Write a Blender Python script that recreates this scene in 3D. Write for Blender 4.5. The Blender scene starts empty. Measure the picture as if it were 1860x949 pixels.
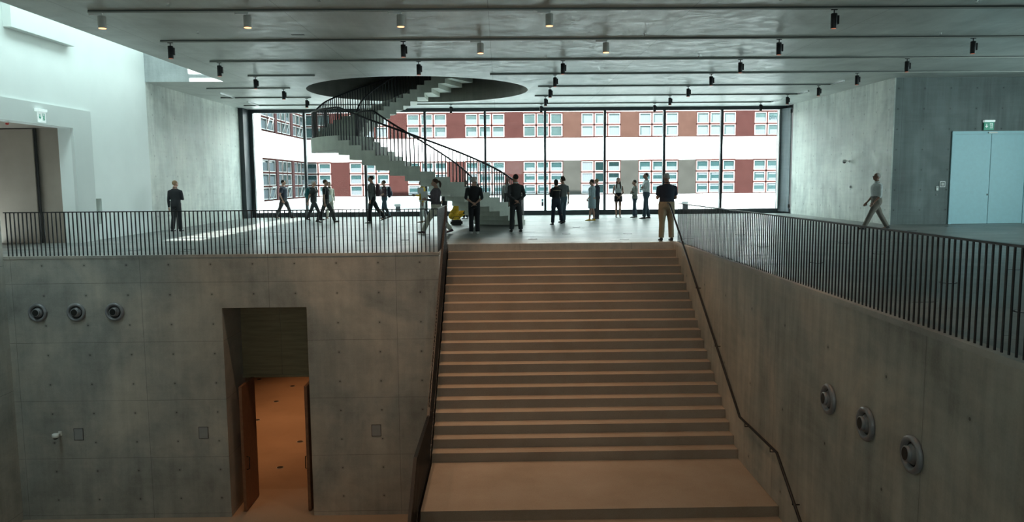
import bpy, bmesh, math, random
from mathutils import Vector, Matrix
random.seed(7)
PI = math.pi
C = bpy.context.scene.collection
SC = bpy.context.scene

# ------------------------------------------------------------------ camera
FPX = 1390.0
v = Vector((-22.0, 145.5, -FPX)).normalized()
a = Vector((1.0, .0085, 0.0))
up = a.cross(v).normalized()
if up.y < 0: up = -up
xw = v.cross(up)
# rows of R are the world axes seen from the camera, so R itself maps camera -> world
R = Matrix((tuple(xw), tuple(v), tuple(up)))
cam_d = bpy.data.cameras.new('camera')
cam = bpy.data.objects.new('camera', cam_d); C.objects.link(cam)
cam.matrix_world = Matrix.Translation((0, 0, 1.62)) @ R.to_4x4()
cam_d.sensor_width = 36.0; cam_d.lens = 36.0*FPX/1860.0
cam_d.clip_start = .05; cam_d.clip_end = 300
SC.camera = cam

# ------------------------------------------------------------------ world, sun, exposure
SC.view_settings.view_transform = 'Standard'
SC.view_settings.look = 'None'
SC.view_settings.gamma = 1.0
SC.view_settings.use_curve_mapping = False
SC.view_settings.exposure = 0.0
SC.cycles.use_denoising = True
SC.cycles.max_bounces = 8
SC.cycles.diffuse_bounces = 5
SC.cycles.glossy_bounces = 3
SC.cycles.transmission_bounces = 4
SC.cycles.transparent_max_bounces = 12
SC.cycles.sample_clamp_indirect = 6.0
SC.cycles.caustics_reflective = False
SC.cycles.caustics_refractive = False
W = bpy.data.worlds.new('sky'); SC.world = W; W.use_nodes = True
W.node_tree.nodes['Background'].inputs[0].default_value = (.72, .90, .91, 1)
W.node_tree.nodes['Background'].inputs[1].default_value = 10.0
sd = bpy.data.lights.new('sun', 'SUN'); sd.energy = 28.0; sd.angle = math.radians(.6); sd.color = (1, .97, .93)
sun = bpy.data.objects.new('sun', sd); C.objects.link(sun)
sun.rotation_euler = Vector((.07, 1, -.577)).to_track_quat('-Z', 'Y').to_euler()
def area(name, loc, rot, sx, sy, power, col, portal=False):
    d = bpy.data.lights.new(name, 'AREA'); d.shape = 'RECTANGLE'; d.size = sx; d.size_y = sy
    d.energy = power; d.color = col
    if portal: d.cycles.is_portal = True
    o = bpy.data.objects.new(name, d); C.objects.link(o); o.location = loc; o.rotation_euler = rot
    return o
area('sky_portal', (.7, 36.35, 2.5), (-PI/2, 0, 0), 25.2, 4.9, 1, (1, 1, 1), True)
area('sky_portal', (-9.95, 16.6, 7.9), (0, 0, 0), 1.5, 17.6, 1, (1, 1, 1), True)
area('sky_portal', (21.6, 16.75, 2.5), (0, PI/2, 0), 4.4, 7.5, 1, (1, 1, 1), True)
area('sky_portal', (.5, -6.4, 3.15), (PI/2, 0, 0), 8.0, 1.7, 1, (1, 1, 1), True)
SPOT_W = 104.0      # warm downlights over the stairs
HALL_W = 70.0      # warm lamps in the lower rooms

# ------------------------------------------------------------------ materials
def newmat(name):
    m = bpy.data.materials.new(name); m.use_nodes = True
    nt = m.node_tree
    return m, nt, nt.nodes['Principled BSDF']
class G:
    """tiny node-graph helper"""
    def __init__(s, nt): s.nt = nt
    def n(s, t, **k):
        x = s.nt.nodes.new(t)
        for a_, b_ in k.items(): setattr(x, a_, b_)
        return x
    def put(s, sock, val):
        if isinstance(val, bpy.types.NodeSocket): s.nt.links.new(val, sock)
        else: sock.default_value = val
    def m(s, op, a_, b_=0.0, c_=None, clamp=False):
        x = s.n('ShaderNodeMath', operation=op); x.use_clamp = clamp
        s.put(x.inputs[0], a_); s.put(x.inputs[1], b_)
        if c_ is not None: s.put(x.inputs[2], c_)
        return x.outputs[0]
    def pos(s):
        g = s.n('ShaderNodeNewGeometry'); x = s.n('ShaderNodeSeparateXYZ')
        s.nt.links.new(g.outputs['Position'], x.inputs[0]); return x.outputs[0], x.outputs[1], x.outputs[2]
    def vec(s, x, y, z):
        c = s.n('ShaderNodeCombineXYZ')
        s.put(c.inputs[0], x); s.put(c.inputs[1], y); s.put(c.inputs[2], z); return c.outputs[0]
    def noise(s, vec, scale, detail=3.0, rough=.55, dist=0.0):
        x = s.n('ShaderNodeTexNoise')
        s.put(x.inputs['Vector'], vec); x.inputs['Scale'].default_value = scale
        x.inputs['Detail'].default_value = detail; x.inputs['Roughness'].default_value = rough
        x.inputs['Distortion'].default_value = dist
        return x.outputs['Fac']
    def rng(s, val, a0, a1, b0, b1):
        x = s.n('ShaderNodeMapRange'); s.put(x.inputs[0], val)
        for i, q in enumerate((a0, a1, b0, b1)): x.inputs[i+1].default_value = q
        return x.outputs[0]
    def mixc(s, fac, c1, c2, mode='MIX'):
        x = s.n('ShaderNodeMix', data_type='RGBA', blend_type=mode)
        s.put(x.inputs[0], fac)
        s.put(x.inputs[6], (*c1, 1) if isinstance(c1, tuple) else c1)
        s.put(x.inputs[7], (*c2, 1) if isinstance(c2, tuple) else c2)
        return x.outputs[2]
    def scale_c(s, col, fac):
        x = s.n('ShaderNodeVectorMath', operation='SCALE')
        s.put(x.inputs[0], col); s.put(x.inputs[3], fac); return x.outputs[0]

def concrete(name, col, plane, ju=None, jv=None, ou=0, ov=0, hu=None, hv=None, hou=0, hov=0,
             rough=(.45, .7), streak=.25, blotch=.3, warm=None, board=0.0, bump=.15, jw=.006, spec=.4):
    """cast concrete with formwork joints and tie holes; plane = the two world axes of the face"""
    m, nt, bs = newmat(name); g = G(nt)
    P = dict(zip('xyz', g.pos()))
    u, w = P[plane[0]], P[plane[1]]
    geo = nt.nodes.new('ShaderNodeNewGeometry'); pv = geo.outputs['Position']
    big = g.noise(pv, .45, 4, .6, .6)
    mid = g.noise(pv, 2.6, 5, .65, .3)
    fine = g.noise(pv, 38, 3, .6)
    st = g.noise(g.vec(g.m('MULTIPLY', u, 5.0), g.m('MULTIPLY', w, .35), 3.1), 1.0, 4, .6)
    hz = g.noise(g.vec(g.m('MULTIPLY', u, .7), g.m('MULTIPLY', w, 9.0), 9.1), 1.0, 3, .6)
    f = g.m('ADD', g.rng(big, .3, .7, 1-blotch, 1+blotch*.6), g.rng(mid, .3, .7, -.12, .12))
    f = g.m('ADD', f, g.rng(st, .35, .65, -streak*.38, streak*.38))
    f = g.m('ADD', f, g.rng(hz, .35, .65, -streak*.12, streak*.12))
    f = g.m('ADD', f, g.rng(fine, .3, .7, -.05, .05))
    mask = None
    def line(q, s_, o_):
        t = g.m('PINGPONG', g.m('SUBTRACT', q, o_), s_*.5)
        return g.m('LESS_THAN', t, jw)
    for q, s_, o_ in ((u, ju, ou), (w, jv, ov)):
        if s_:
            l = line(q, s_, o_); mask = l if mask is None else g.m('MAXIMUM', mask, l)
    if mask is not None: f = g.m('MULTIPLY', f, g.m('SUBTRACT', 1.0, g.m('MULTIPLY', mask, .38)))
    hole = None
    if hu:
        du = g.m('PINGPONG', g.m('SUBTRACT', u, hou), hu*.5)
        dv = g.m('PINGPONG', g.m('SUBTRACT', w, hov), hv*.5)
        d = g.m('SQRT', g.m('ADD', g.m('MULTIPLY', du, du), g.m('MULTIPLY', dv, dv)))
        hole = g.m('LESS_THAN', d, .018)
        halo = g.rng(d, .018, .06, .22, 0.0)
        f = g.m('MULTIPLY', f, g.m('SUBTRACT', 1.0, g.m('MAXIMUM', g.m('MULTIPLY', hole, .7), halo)))
    c = g.mixc(g.rng(mid, .4, .65, 0, 1), col, tuple(q*.94 for q in (warm or col)))
    if warm: c = g.mixc(g.rng(big, .42, .62, 0, 1), col, warm)
    c = g.scale_c(c, f)
    nt.links.new(c, bs.inputs['Base Color'])
    g.put(bs.inputs['Roughness'], g.rng(mid, .35, .65, rough[0], rough[1])); bs.inputs['Specular IOR Level'].default_value = spec
    b = nt.nodes.new('ShaderNodeBump'); b.inputs['Strength'].default_value = bump; b.inputs['Distance'].default_value = .03
    h = g.m('ADD', g.m('MULTIPLY', mid, .7), g.m('MULTIPLY', fine, .12))
    if board: h = g.m('ADD', h, g.m('MULTIPLY', hz, board))
    if mask is not None: h = g.m('SUBTRACT', h, g.m('MULTIPLY', mask, .2))
    if hole is not None: h = g.m('SUBTRACT', h, g.m('MULTIPLY', hole, .6))
    nt.links.new(h, b.inputs['Height']); nt.links.new(b.outputs[0], bs.inputs['Normal'])
    return m

def plain(name, col, rough=.6, metal=0.0, vary=.08, scale=6.0, bump=.0, spec=None, emit=None, es=0):
    m, nt, bs = newmat(name); g = G(nt)
    tc = nt.nodes.new('ShaderNodeTexCoord')
    nz = g.noise(tc.outputs['Object'], scale, 3, .55)
    c = g.scale_c(g.mixc(0.0, col, col), g.rng(nz, .3, .7, 1-vary, 1+vary))
    nt.links.new(c, bs.inputs['Base Color'])
    bs.inputs['Roughness'].default_value = rough; bs.inputs['Metallic'].default_value = metal
    if spec is not None: bs.inputs['Specular IOR Level'].default_value = spec
    if bump:
        b = nt.nodes.new('ShaderNodeBump'); b.inputs['Strength'].default_value = bump; b.inputs['Distance'].default_value = .02
        nt.links.new(nz, b.inputs['Height']); nt.links.new(b.outputs[0], bs.inputs['Normal'])
    if emit: bs.inputs['Emission Color'].default_value = (*emit, 1); bs.inputs['Emission Strength'].default_value = es
    return m

def glass(name, tint=(.93, .97, .965), refl=.007):
    m = bpy.data.materials.new(name); m.use_nodes = True; nt = m.node_tree; nt.nodes.clear()
    o = nt.nodes.new('ShaderNodeOutputMaterial'); mx = nt.nodes.new('ShaderNodeMixShader')
    t = nt.nodes.new('ShaderNodeBsdfTransparent'); t.inputs[0].default_value = (*tint, 1)
    gl = nt.nodes.new('ShaderNodeBsdfGlossy'); gl.inputs['Roughness'].default_value = .02
    lw = nt.nodes.new('ShaderNodeLayerWeight'); lw.inputs[0].default_value = .5
    pw = nt.nodes.new('ShaderNodeMath'); pw.operation = 'POWER'; pw.inputs[1].default_value = 5.0
    ml = nt.nodes.new('ShaderNodeMath'); ml.operation = 'MULTIPLY_ADD'; ml.inputs[1].default_value = .9; ml.inputs[2].default_value = refl
    nt.links.new(lw.outputs['Facing'], pw.inputs[0]); nt.links.new(pw.outputs[0], ml.inputs[0]); nt.links.new(ml.outputs[0], mx.inputs[0])
    nt.links.new(t.outputs[0], mx.inputs[1]); nt.links.new(gl.outputs[0], mx.inputs[2]); nt.links.new(mx.outputs[0], o.inputs[0])
    return m

M = {}
M['front'] = concrete('concrete_front', (.45, .44, .41), 'xz', 2.9, 1.37, -8.2, -.62, .95, .69, -7.55, -.21, warm=(.50, .455, .40), streak=.18)
M['void_right'] = concrete('concrete_void', (.47, .46, .41), 'yz', 4.4, None, 7.9, 0, 1.6, 1.37, 7.1, -.7, warm=(.50, .44, .37), streak=.3, blotch=.4)
M['void_left'] = concrete('concrete_side', (.52, .525, .49), 'yz', 4.0, 2.9, 3, -3.1, warm=(.54,.50,.44))
M['wall_x'] = concrete('concrete_wall', (.54, .575, .54), 'yz', 2.7, None, 28.2, 0, .9, .69, 26.6, .5, warm=(.62, .64, .59), streak=.35, blotch=.22)
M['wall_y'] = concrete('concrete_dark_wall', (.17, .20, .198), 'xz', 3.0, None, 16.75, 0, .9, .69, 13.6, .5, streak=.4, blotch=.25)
M['ceiling'] = concrete('concrete_ceiling', (.56, .58, .55), 'xy', 4.05, 3.05, -.2, 14.1, rough=(.32, .5), streak=.12, blotch=.28, board=.3, bump=.3, spec=.42, jw=.008)
M['well'] = concrete('concrete_well', (.42, .45, .45), 'xz', rough=(.5, .7))
M['spiral'] = concrete('concrete_spiral', (.62, .64, .57), 'xz', rough=(.5, .75), streak=.15, blotch=.12, bump=.06)
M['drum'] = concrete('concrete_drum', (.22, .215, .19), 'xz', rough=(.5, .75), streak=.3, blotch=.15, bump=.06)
M['plaster'] = plain('white_plaster', (.80, .84, .82), .7, vary=.02, scale=1.2)
M['portal'] = plain('shaded_plaster', (.66, .69, .67), .75, vary=.02, scale=1.2)  # the white plaster darkened: the portal's shade is put into the colour
M['brown'] = plain('brown_panel', (.30, .25, .21), .6, vary=.06, scale=2)
M['olive'] = plain('olive_panel', (.34, .34, .25), .6, vary=.05)
M['black'] = plain('black_steel', (.016, .016, .018), .42, .3, vary=.1)
M['dark'] = plain('dark_frame', (.035, .045, .05), .4, .3, vary=.1)
M['greypanel'] = concrete('grey_panel', (.22, .25, .27), 'yz', streak=.5, blotch=.1, bump=.02)
M['bluedoor'] = plain('blue_door_paint', (.44, .72, .80), .45, vary=.03, scale=9)
M['white'] = plain('white_enamel', (.80, .80, .78), .4, vary=.02)
M['fixture'] = plain('pale_fixture', (.52, .52, .49), .45, vary=.03)
M['grey'] = plain('grey_plate', (.34, .34, .34), .5, vary=.05)
M['nozzle'] = plain('nozzle_grey', (.27, .27, .285), .3, .15, vary=.04)
M['bore'] = plain('nozzle_bore', (.01, .01, .01), .6)
M['track'] = plain('track_metal', (.12, .13, .125), .45, .5)
M['rail_light'] = plain('pale_rail', (.88, .90, .89), .28, .95)
M['glow'] = plain('lamp_glow', (.9, .5, .3), .5, emit=(1.0, .42, .18), es=3.0)
M['glow_dim'] = plain('lamp_glow_dim', (.3, .12, .08), .5, emit=(1.0, .30, .14), es=.5)
M['green'] = plain('sign_green', (.01, .20, .12), .4, emit=(.02, .35, .22), es=.25)
M['signwhite'] = plain('sign_white', (.8, .85, .83), .4, emit=(.8, 1, .97), es=.35)
M['red'] = plain('red_plastic', (.5, .03, .02), .4)
M['glass'] = glass('window_glass')
M['reddoor'] = plain('wood_leaf', (.26, .12, .065), .55, vary=.15, scale=12)
M['paper'] = plain('paper', (.75, .80, .79), .8, vary=.02)

# wood panel over the lower door: horizontal grain
m, nt, bs = newmat('wood_panel'); g = G(nt); X_, Y_, Z_ = g.pos()
nz = g.noise(g.vec(g.m('MULTIPLY', X_, 1.2), 0.0, g.m('MULTIPLY', Z_, 14.0)), 1.0, 4, .6)
c = g.mixc(g.rng(nz, .35, .65, 0, 1), (.23, .175, .10), (.34, .26, .15)); nt.links.new(c, bs.inputs['Base Color'])
bs.inputs['Roughness'].default_value = .55; M['wood'] = m

# upper floor: pale end-grain like screed with thin transverse joints and a soft sheen
m, nt, bs = newmat('pale_floor'); g = G(nt); X_, Y_, Z_ = g.pos()
n1 = g.noise(g.vec(g.m('MULTIPLY', X_, .5), g.m('MULTIPLY', Y_, 2.2), 0.0), 1.0, 4, .6)
n2 = g.noise(g.vec(X_, Y_, 0.0), .8, 4, .6, .4); n3 = g.noise(g.vec(X_, Y_, 0.0), 30, 3)
row = g.m('FLOOR', g.m('MULTIPLY', Y_, 1/.62))
offs = g.m('MULTIPLY', g.m('FRACT', g.m('MULTIPLY', g.m('SINE', g.m('MULTIPLY', row, 12.98)), 437.5)), 3.0)
l1 = g.m('LESS_THAN', g.m('PINGPONG', Y_, .31), .006)
l2 = g.m('LESS_THAN', g.m('PINGPONG', g.m('ADD', X_, offs), 1.5), .006)
ln = g.m('MAXIMUM', l1, l2)
f = g.m('ADD', g.rng(n1, .35, .65, .88, 1.08), g.rng(n2, .35, .65, -.12, .1))
f = g.m('MULTIPLY', g.m('ADD', f, g.rng(n3, .3, .7, -.03, .03)), g.m('SUBTRACT', 1.0, g.m('MULTIPLY', ln, .3)))
c = g.scale_c(g.mixc(g.rng(n2, .4, .6, 0, 1), (.23, .25, .243), (.26, .26, .247)), f); nt.links.new(c, bs.inputs['Base Color'])
g.put(bs.inputs['Roughness'], g.rng(n1, .3, .7, .26, .46)); bs.inputs['Specular IOR Level'].default_value = .12
b = nt.nodes.new('ShaderNodeBump'); b.inputs['Strength'].default_value = .12; b.inputs['Distance'].default_value = .02
nt.links.new(g.m('ADD', n1, g.m('MULTIPLY', ln, -.3)), b.inputs['Height']); nt.links.new(b.outputs[0], bs.inputs['Normal'])
M['floor'] = m

# terrazzo of the stairs and the lower floor
def terrazzo(name, col, dark):
    m, nt, bs = newmat(name); g = G(nt); X_, Y_, Z_ = g.pos()
    pv = g.vec(X_, Y_, Z_)
    vz = nt.nodes.new('ShaderNodeTexVoronoi'); vz.inputs['Scale'].default_value = 34; nt.links.new(pv, vz.inputs['Vector'])
    sp = g.m('LESS_THAN', vz.outputs['Distance'], .16)
    n_ = g.noise(pv, 1.1, 4, .6); n2_ = g.noise(pv, 60, 2)
    f = g.m('ADD', g.rng(n_, .35, .65, .86, 1.12), g.rng(n2_, .3, .7, -.07, .07))
    f = g.m('MULTIPLY', f, g.m('SUBTRACT', 1.0, g.m('MULTIPLY', sp, .25)))
    c = g.scale_c(g.mixc(g.rng(n_, .4, .6, 0, 1), col, dark), f); nt.links.new(c, bs.inputs['Base Color'])
    bs.inputs['Roughness'].default_value = .62
    return m
M['stair'] = terrazzo('terrazzo_stair', (.37, .30, .24), (.34, .285, .235))
M['lower'] = terrazzo('terrazzo_floor', (.34, .25, .18), (.30, .22, .16))

# outdoors
M['f_white'] = plain('render_white', (.82, .82, .82), .8, vary=.02, scale=.8)
M['f_red'] = plain('render_red', (.030, .0122, .0112), .8, vary=.10, scale=1.6, spec=0)
M['f_pink'] = plain('render_pink', (.043, .0225, .018), .8, vary=.10, scale=1.6, spec=0)
M['f_grey'] = plain('render_grey', (.030, .029, .0265), .8, vary=.12, scale=1.3, spec=0)
M['f_mauve'] = plain('render_mauve', (.06, .03, .03), .8, vary=.05, spec=0)
M['f_sash'] = plain('sash_white', (.22, .215, .215), .5, vary=.02)
M['f_surround'] = plain('surround_red', (.045, .018, .016), .6, vary=.05, spec=0)
M['f_pane'] = plain('pane_teal', (.012, .03, .032), .25, vary=.15, scale=2, spec=.3)
M['f_curtain'] = plain('curtain', (.082, .092, .102), .9, vary=.04, scale=20, spec=0)
M['f_tree'] = plain('shrub_green', (.03, .07, .03), .8)
M['ground'] = plain('courtyard', (.5, .5, .5), .8, vary=.05)

# ------------------------------------------------------------------ mesh builder
class MB:
    def __init__(s): s.v = []; s.f = []; s.smooth = []
    def add(s, vs, fs, sm=False):
        k = len(s.v); s.v += [tuple(q) for q in vs]; s.f += [tuple(i+k for i in f_) for f_ in fs]; s.smooth += [sm]*len(fs)
        return s
    def box(s, x0, x1, y0, y1, z0, z1):
        x0, x1 = min(x0, x1), max(x0, x1); y0, y1 = min(y0, y1), max(y0, y1); z0, z1 = min(z0, z1), max(z0, z1)
        return s.add([(x0,y0,z0),(x1,y0,z0),(x1,y1,z0),(x0,y1,z0),(x0,y0,z1),(x1,y0,z1),(x1,y1,z1),(x0,y1,z1)],
              [(0,3,2,1),(4,5,6,7),(0,1,5,4),(1,2,6,5),(2,3,7,6),(3,0,4,7)])
    def prism_x(s, prof, x0, x1):          # profile in (y,z), counter-clockwise seen from -x
        n = len(prof)
        s.add([(x0, p[0], p[1]) for p in prof] + [(x1, p[0], p[1]) for p in prof],
              [tuple(range(n)), tuple(range(2*n-1, n-1, -1))] + [(i, i+n, (i+1) % n+n, (i+1) % n) for i in range(n)])
        return s
    def ring_loft(s, rings, cap=True, sm=True):
        n = len(rings[0]); vs = [q for r in rings for q in r]; fs = []
        for k in range(len(rings)-1):
            for i in range(n):
                fs.append((k*n+i, k*n+(i+1) % n, (k+1)*n+(i+1) % n, (k+1)*n+i))
        s.add(vs, fs, sm)
        if cap:
            k = len(s.v)-len(vs)
            s.f += [tuple(k+i for i in range(n-1, -1, -1)), tuple(k+(len(rings)-1)*n+i for i in range(n))]; s.smooth += [False, False]
        return s
    def tube(s, pts, r, n=10, sm=True, closed_caps=True):
        pts = [Vector(p) for p in pts]; rings = []
        up_ = Vector((0, 0, 1)); d0 = (pts[1]-pts[0]).normalized()
        if abs(d0.dot(up_)) > .95: up_ = Vector((1, 0, 0))
        for i, p in enumerate(pts):
            d = (pts[min(i+1, len(pts)-1)]-pts[max(i-1, 0)]).normalized()
            a_ = d.cross(up_)
            if a_.length < 1e-4: a_ = Vector((1, 0, 0))
            a_.normalize(); b_ = a_.cross(d).normalized(); up_ = b_
            rr = r[i] if isinstance(r, (list, tuple)) else r
            rx, ry = rr if isinstance(rr, (list, tuple)) else (rr, rr)
            rings.append([p + a_*math.cos(2*PI*k/n)*rx + b_*math.sin(2*PI*k/n)*ry for k in range(n)])
        return s.ring_loft(rings, closed_caps, sm)
    def bar(s, pts, w_, h_):               # rectangular section swept along horizontal-ish path
        pts = [Vector(p) for p in pts]; rings = []
        for i, p in enumerate(pts):
            d = (pts[min(i+1, len(pts)-1)]-pts[max(i-1, 0)]); d.z = 0
            if d.length < 1e-6: d = Vector((0, 1, 0))
            d.normalize(); a_ = Vector((d.y, -d.x, 0))*w_*.5; b_ = Vector((0, 0, h_*.5))
            rings.append([p-a_-b_, p+a_-b_, p+a_+b_, p-a_+b_])
        return s.ring_loft(rings, True, False)
    def lathe(s, prof, c, axis='z', n=24, sm=True):
        """prof: list of (radius, height) along axis from point c"""
        rings = []
        for r, h in prof:
            ring = []
            for k in range(n):
                ca, sa = math.cos(2*PI*k/n)*r, math.sin(2*PI*k/n)*r
                if axis == 'z': q = (c[0]+ca, c[1]+sa, c[2]+h)
                elif axis == 'y': q = (c[0]+ca, c[1]+h, c[2]-sa)
                else: q = (c[0]+h, c[1]+ca, c[2]+sa)
                ring.append(Vector(q))
            rings.append(ring)
        return s.ring_loft(rings, True, sm)
    def ell(s, c, r, n=14, m_=9, rot=None):
        c = Vector(c); rings = []
        for j in range(m_+1):
            t = PI*j/m_; t = min(max(t, .12), PI-.12)
            ring = []
            for k in range(n):
                q = Vector((math.cos(2*PI*k/n)*math.sin(t)*r[0], math.sin(2*PI*k/n)*math.sin(t)*r[1], -math.cos(t)*r[2]))
                if rot: q = rot @ q
                ring.append(c+q)
            rings.append(ring)
        return s.ring_loft(rings)
    def mesh(s, name):
        me = bpy.data.meshes.new(name); me.from_pydata([tuple(q) for q in s.v], [], s.f)
        for p, sm in zip(me.polygons, s.smooth): p.use_smooth = sm
        me.validate(); me.update(); return me
    def obj(s, name, mat, parent=None, loc=None, bevel=0.0):
        me = s.mesh(name); me.materials.append(M[mat] if isinstance(mat, str) else mat)
        if bevel:
            bm = bmesh.new(); bm.from_mesh(me)
            bmesh.ops.bevel(bm, geom=list(bm.edges), offset=bevel, segments=2, affect='EDGES', clamp_overlap=True)
            bm.to_mesh(me); bm.free()
        o = bpy.data.objects.new(name, me); C.objects.link(o)
        if loc: o.location = loc
        if parent: o.parent = parent
        return o
def fixnormals(o):
    bm = bmesh.new(); bm.from_mesh(o.data); bmesh.ops.recalc_face_normals(bm, faces=bm.faces); bm.to_mesh(o.data); bm.free(); return o
def tag(o, label=None, cat=None, group=None, kind=None):
    if label: o['label'] = label
    if cat: o['category'] = cat
    if group: o['group'] = group
    if kind: o['kind'] = kind
    return o
def thing(name, loc, label, cat, group=None, rz=0):
    o = bpy.data.objects.new(name, None); C.objects.link(o); o.location = loc; o.rotation_euler = (0, 0, rz)
    o.empty_display_size = .1
    return tag(o, label, cat, group)
def structure(o): o['kind'] = 'structure'; return o
def dup_tree(o, parent=None):
    c_ = o.copy(); C.objects.link(c_)
    if parent: c_.parent = parent
    for ch in [q for q in bpy.data.objects if q.parent == o]: dup_tree(ch, c_)
    return c_

# ------------------------------------------------------------------ the hall's structure
ZC = 5.0            # ceiling underside
ZT = 6.37           # roof top / next floor
ZL = -6.2           # lower hall floor
YB = 17.4           # balcony front
YS = 19.75          # head of the stairs
XL, XR = -1.39, 4.5
HC = (-3.0, 29.2); HR = 4.08
# upper floor: three slabs around the void
mb = MB()
mb.box(-13.9, 21.9, YS+.1, 36.5, -.45, 0); mb.box(-13.9, XL-.03, YB+.1, YS+.1, -.45, 0); mb.box(XR+.1, 21.9, -5.9, YS+.1, -.45, 0)
mb.box(-11.2, XR+.1, -5.9, 1.2, -.45, 0)
structure(mb.obj('floor', 'floor'))
structure(MB().box(-11.6, XR, -6, 34, ZL-.3, ZL).obj('floor_lower', 'lower'))
# balcony front wall with the tall doorway
DX0, DX1, DZ1 = -6.39, -4.46, -1.22
mb = MB().box(-11.3, DX0, YB, YB+1.35, ZL, -.004).box(DX1, XL-.02, YB, YB+1.35, ZL, -.004).box(DX0, DX1, YB, YB+1.35, DZ1, -.004)
structure(mb.obj('wall_front', 'front'))
# wall under the stair head, beyond the balcony corner
structure(MB().box(XL-.25, XL-.02, YB+1.35, YS+.1, ZL, -.004).obj('wall_stairside', 'void_left'))
structure(MB().box(XL-.3, XR+.4, YS+.16, YS+.34, ZL, -.01).obj('wall_stair_back', 'void_left'))
# right wall of the void and its thin top edge
structure(MB().box(XR, XR+.35, -6, YS+.1, ZL, -.003).obj('wall_void_right', 'void_right'))
structure(MB().box(XR-.012, XR+.16, -6, YS-.02, -.05, .02).obj('trim_1', M['front']))
structure(MB().box(-11.3, XL, YB-.012, YB+.12, -.05, .012).obj('trim_2', M['front']))
# left wall of the void, full height
structure(MB().box(-11.85, -11.25, -6, YB, ZL, 8.0).obj('wall_void_left', 'void_left'))
# back walls behind the viewer
structure(MB().box(-11.3, -3.5, -6.3, -6, ZL, ZT).box(4.5, 22, -6.3, -6, ZL, ZT).box(-3.5, 4.5, -6.3, -6, ZL, 2.3).box(-3.5, 4.5, -6.3, -6, 4.0, ZT).obj('wall_back', 'void_left'))
w4 = structure(MB().box(-3.5, -3.4, -6.2, -6.1, 2.3, 4.0).box(.45, .55, -6.2, -6.1, 2.3, 4.0).box(4.4, 4.5, -6.2, -6.1, 2.3, 4.0).obj('window_fill', 'dark'))  # unseen window, added as fill daylight for risers and void walls
MB().box(-3.5, 4.5, -6.16, -6.15, 2.3, 4.0).obj('pane', 'glass', w4)
structure(MB().box(-5.5, 6.5, -11.5, -6.32, 4.45, 4.7).obj('wall_sun_shield', 'void_left'))  # unseen slab added outside to keep direct sun out of the fill window
# white wall with the doorway and the niche (all openings real)
x0 = -12.15; x1 = -11.8
mb = MB()
mb.box(x0, x1, YB, 18.1, 0, 8.0)                 # before the doorway
mb.box(x0, x1, 18.1, 21.5, 3.17, 8.0)            # over it
mb.box(x0, x1, 21.5, 22.48, 0, 8.0)
mb.box(x0, x1, 22.48, 22.92, 0, .45); mb.box(x0, x1, 22.48, 22.92, 1.2, 8.0)
mb.box(x0, x1, 22.92, 26.2, 0, 8.0)
structure(mb.obj('wall_left', 'plaster'))
structure(MB().box(-12.5, -12.05, 22.4, 23.0, .4, 1.25).obj('trim_3', 'olive'))      # back of the niche
# projecting portal around the doorway
mb = MB().box(-11.8, -11.72, 17.6, 22.45, 3.17, 3.7).box(-11.8, -11.72, 21.5, 22.45, 0, 3.17)
structure(mb.obj('trim_4', 'portal'))
# passage behind the doorway
mb = MB().box(-14.6, x0, 21.5, 21.7, 0, 3.3).box(-14.8, -14.6, 17, 21.7, 0, 3.3).box(-14.6, x0, 17.3, 21.6, 3.17, 3.4).box(-14.6, x0, 17.2, 17.4, 0, 3.3)
structure(mb.obj('wall_passage', 'brown'))
# projecting white beam high on the wall
structure(MB().box(-11.8, -11.6, 18.9, 21.64, 5.38, 7.4).obj('trim_5', 'plaster', bevel=.004))
# concrete side walls of the hall
structure(MB().box(-12.15, -11.8, 26.2, 35.3, 0, ZC).obj('wall_left_rear', 'wall_x'))
structure(MB().box(13.45, 13.5, 26.285, 35.3, 0, ZC).obj('wall_right', 'wall_x'))
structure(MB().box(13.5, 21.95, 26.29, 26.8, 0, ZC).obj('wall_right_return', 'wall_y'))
# far right wall with a tall window to the sky
mb = MB().box(21.7, 22, -6, 13, 0, ZC).box(21.7, 22, 20.5, 26.4, 0, ZC).box(21.7, 22, 13, 20.5, 0, .3).box(21.7, 22, 13, 20.5, 4.7, ZC)
structure(mb.obj('wall_right_far', 'wall_x'))
w2 = structure(MB().box(21.72, 21.8, 13, 13.1, .3, 4.7).box(21.72, 21.8, 15.95, 16.05, .3, 4.7).box(21.72, 21.8, 20.4, 20.5, .3, 4.7).obj('window_2', 'dark'))
MB().box(21.75, 21.76, 13, 20.5, .3, 4.7).obj('pane', 'glass', w2)
# short returns and jambs beside the glass front
structure(MB().box(-12.15, -11.6, 35.3, 36.6, 0, ZC).obj('wall_left_jamb', 'dark'))
structure(MB().box(13.47, 14.0, 35.3, 36.6, 0, ZC).obj('wall_right_jamb', 'dark'))

# ceiling slab with the round opening and the rooflight slot
mb = MB()
YN, YF = -6.3, 36.6
def slabbox(x0, x1, y0, y1): mb.box(x0, x1, y0, y1, ZC, ZT)
sq = 4.6; hx0, hx1, hy0, hy1 = HC[0]-sq, HC[0]+sq, HC[1]-sq, HC[1]+sq
slabbox(-9.2, 22, YN, hy0); slabbox(-9.2, hx0, hy0, 26.2); slabbox(-12.15, hx0, 26.2, YF)
slabbox(hx0, hx1, hy1, YF); slabbox(hx1, 22, hy0, YF)
n = 96; low = []; 
for k in range(n):
    t = 2*PI*k/n; ct, st = math.cos(t), math.sin(t); q = sq/max(abs(ct), abs(st))
    low.append(((HC[0]+HR*ct, HC[1]+HR*st), (HC[0]+q*ct, HC[1]+q*st)))
vs = []; fs = []
for (i_, o_) in low: vs += [(i_[0], i_[1], ZC), (o_[0], o_[1], ZC), (i_[0], i_[1], ZT), (o_[0], o_[1], ZT)]
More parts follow.
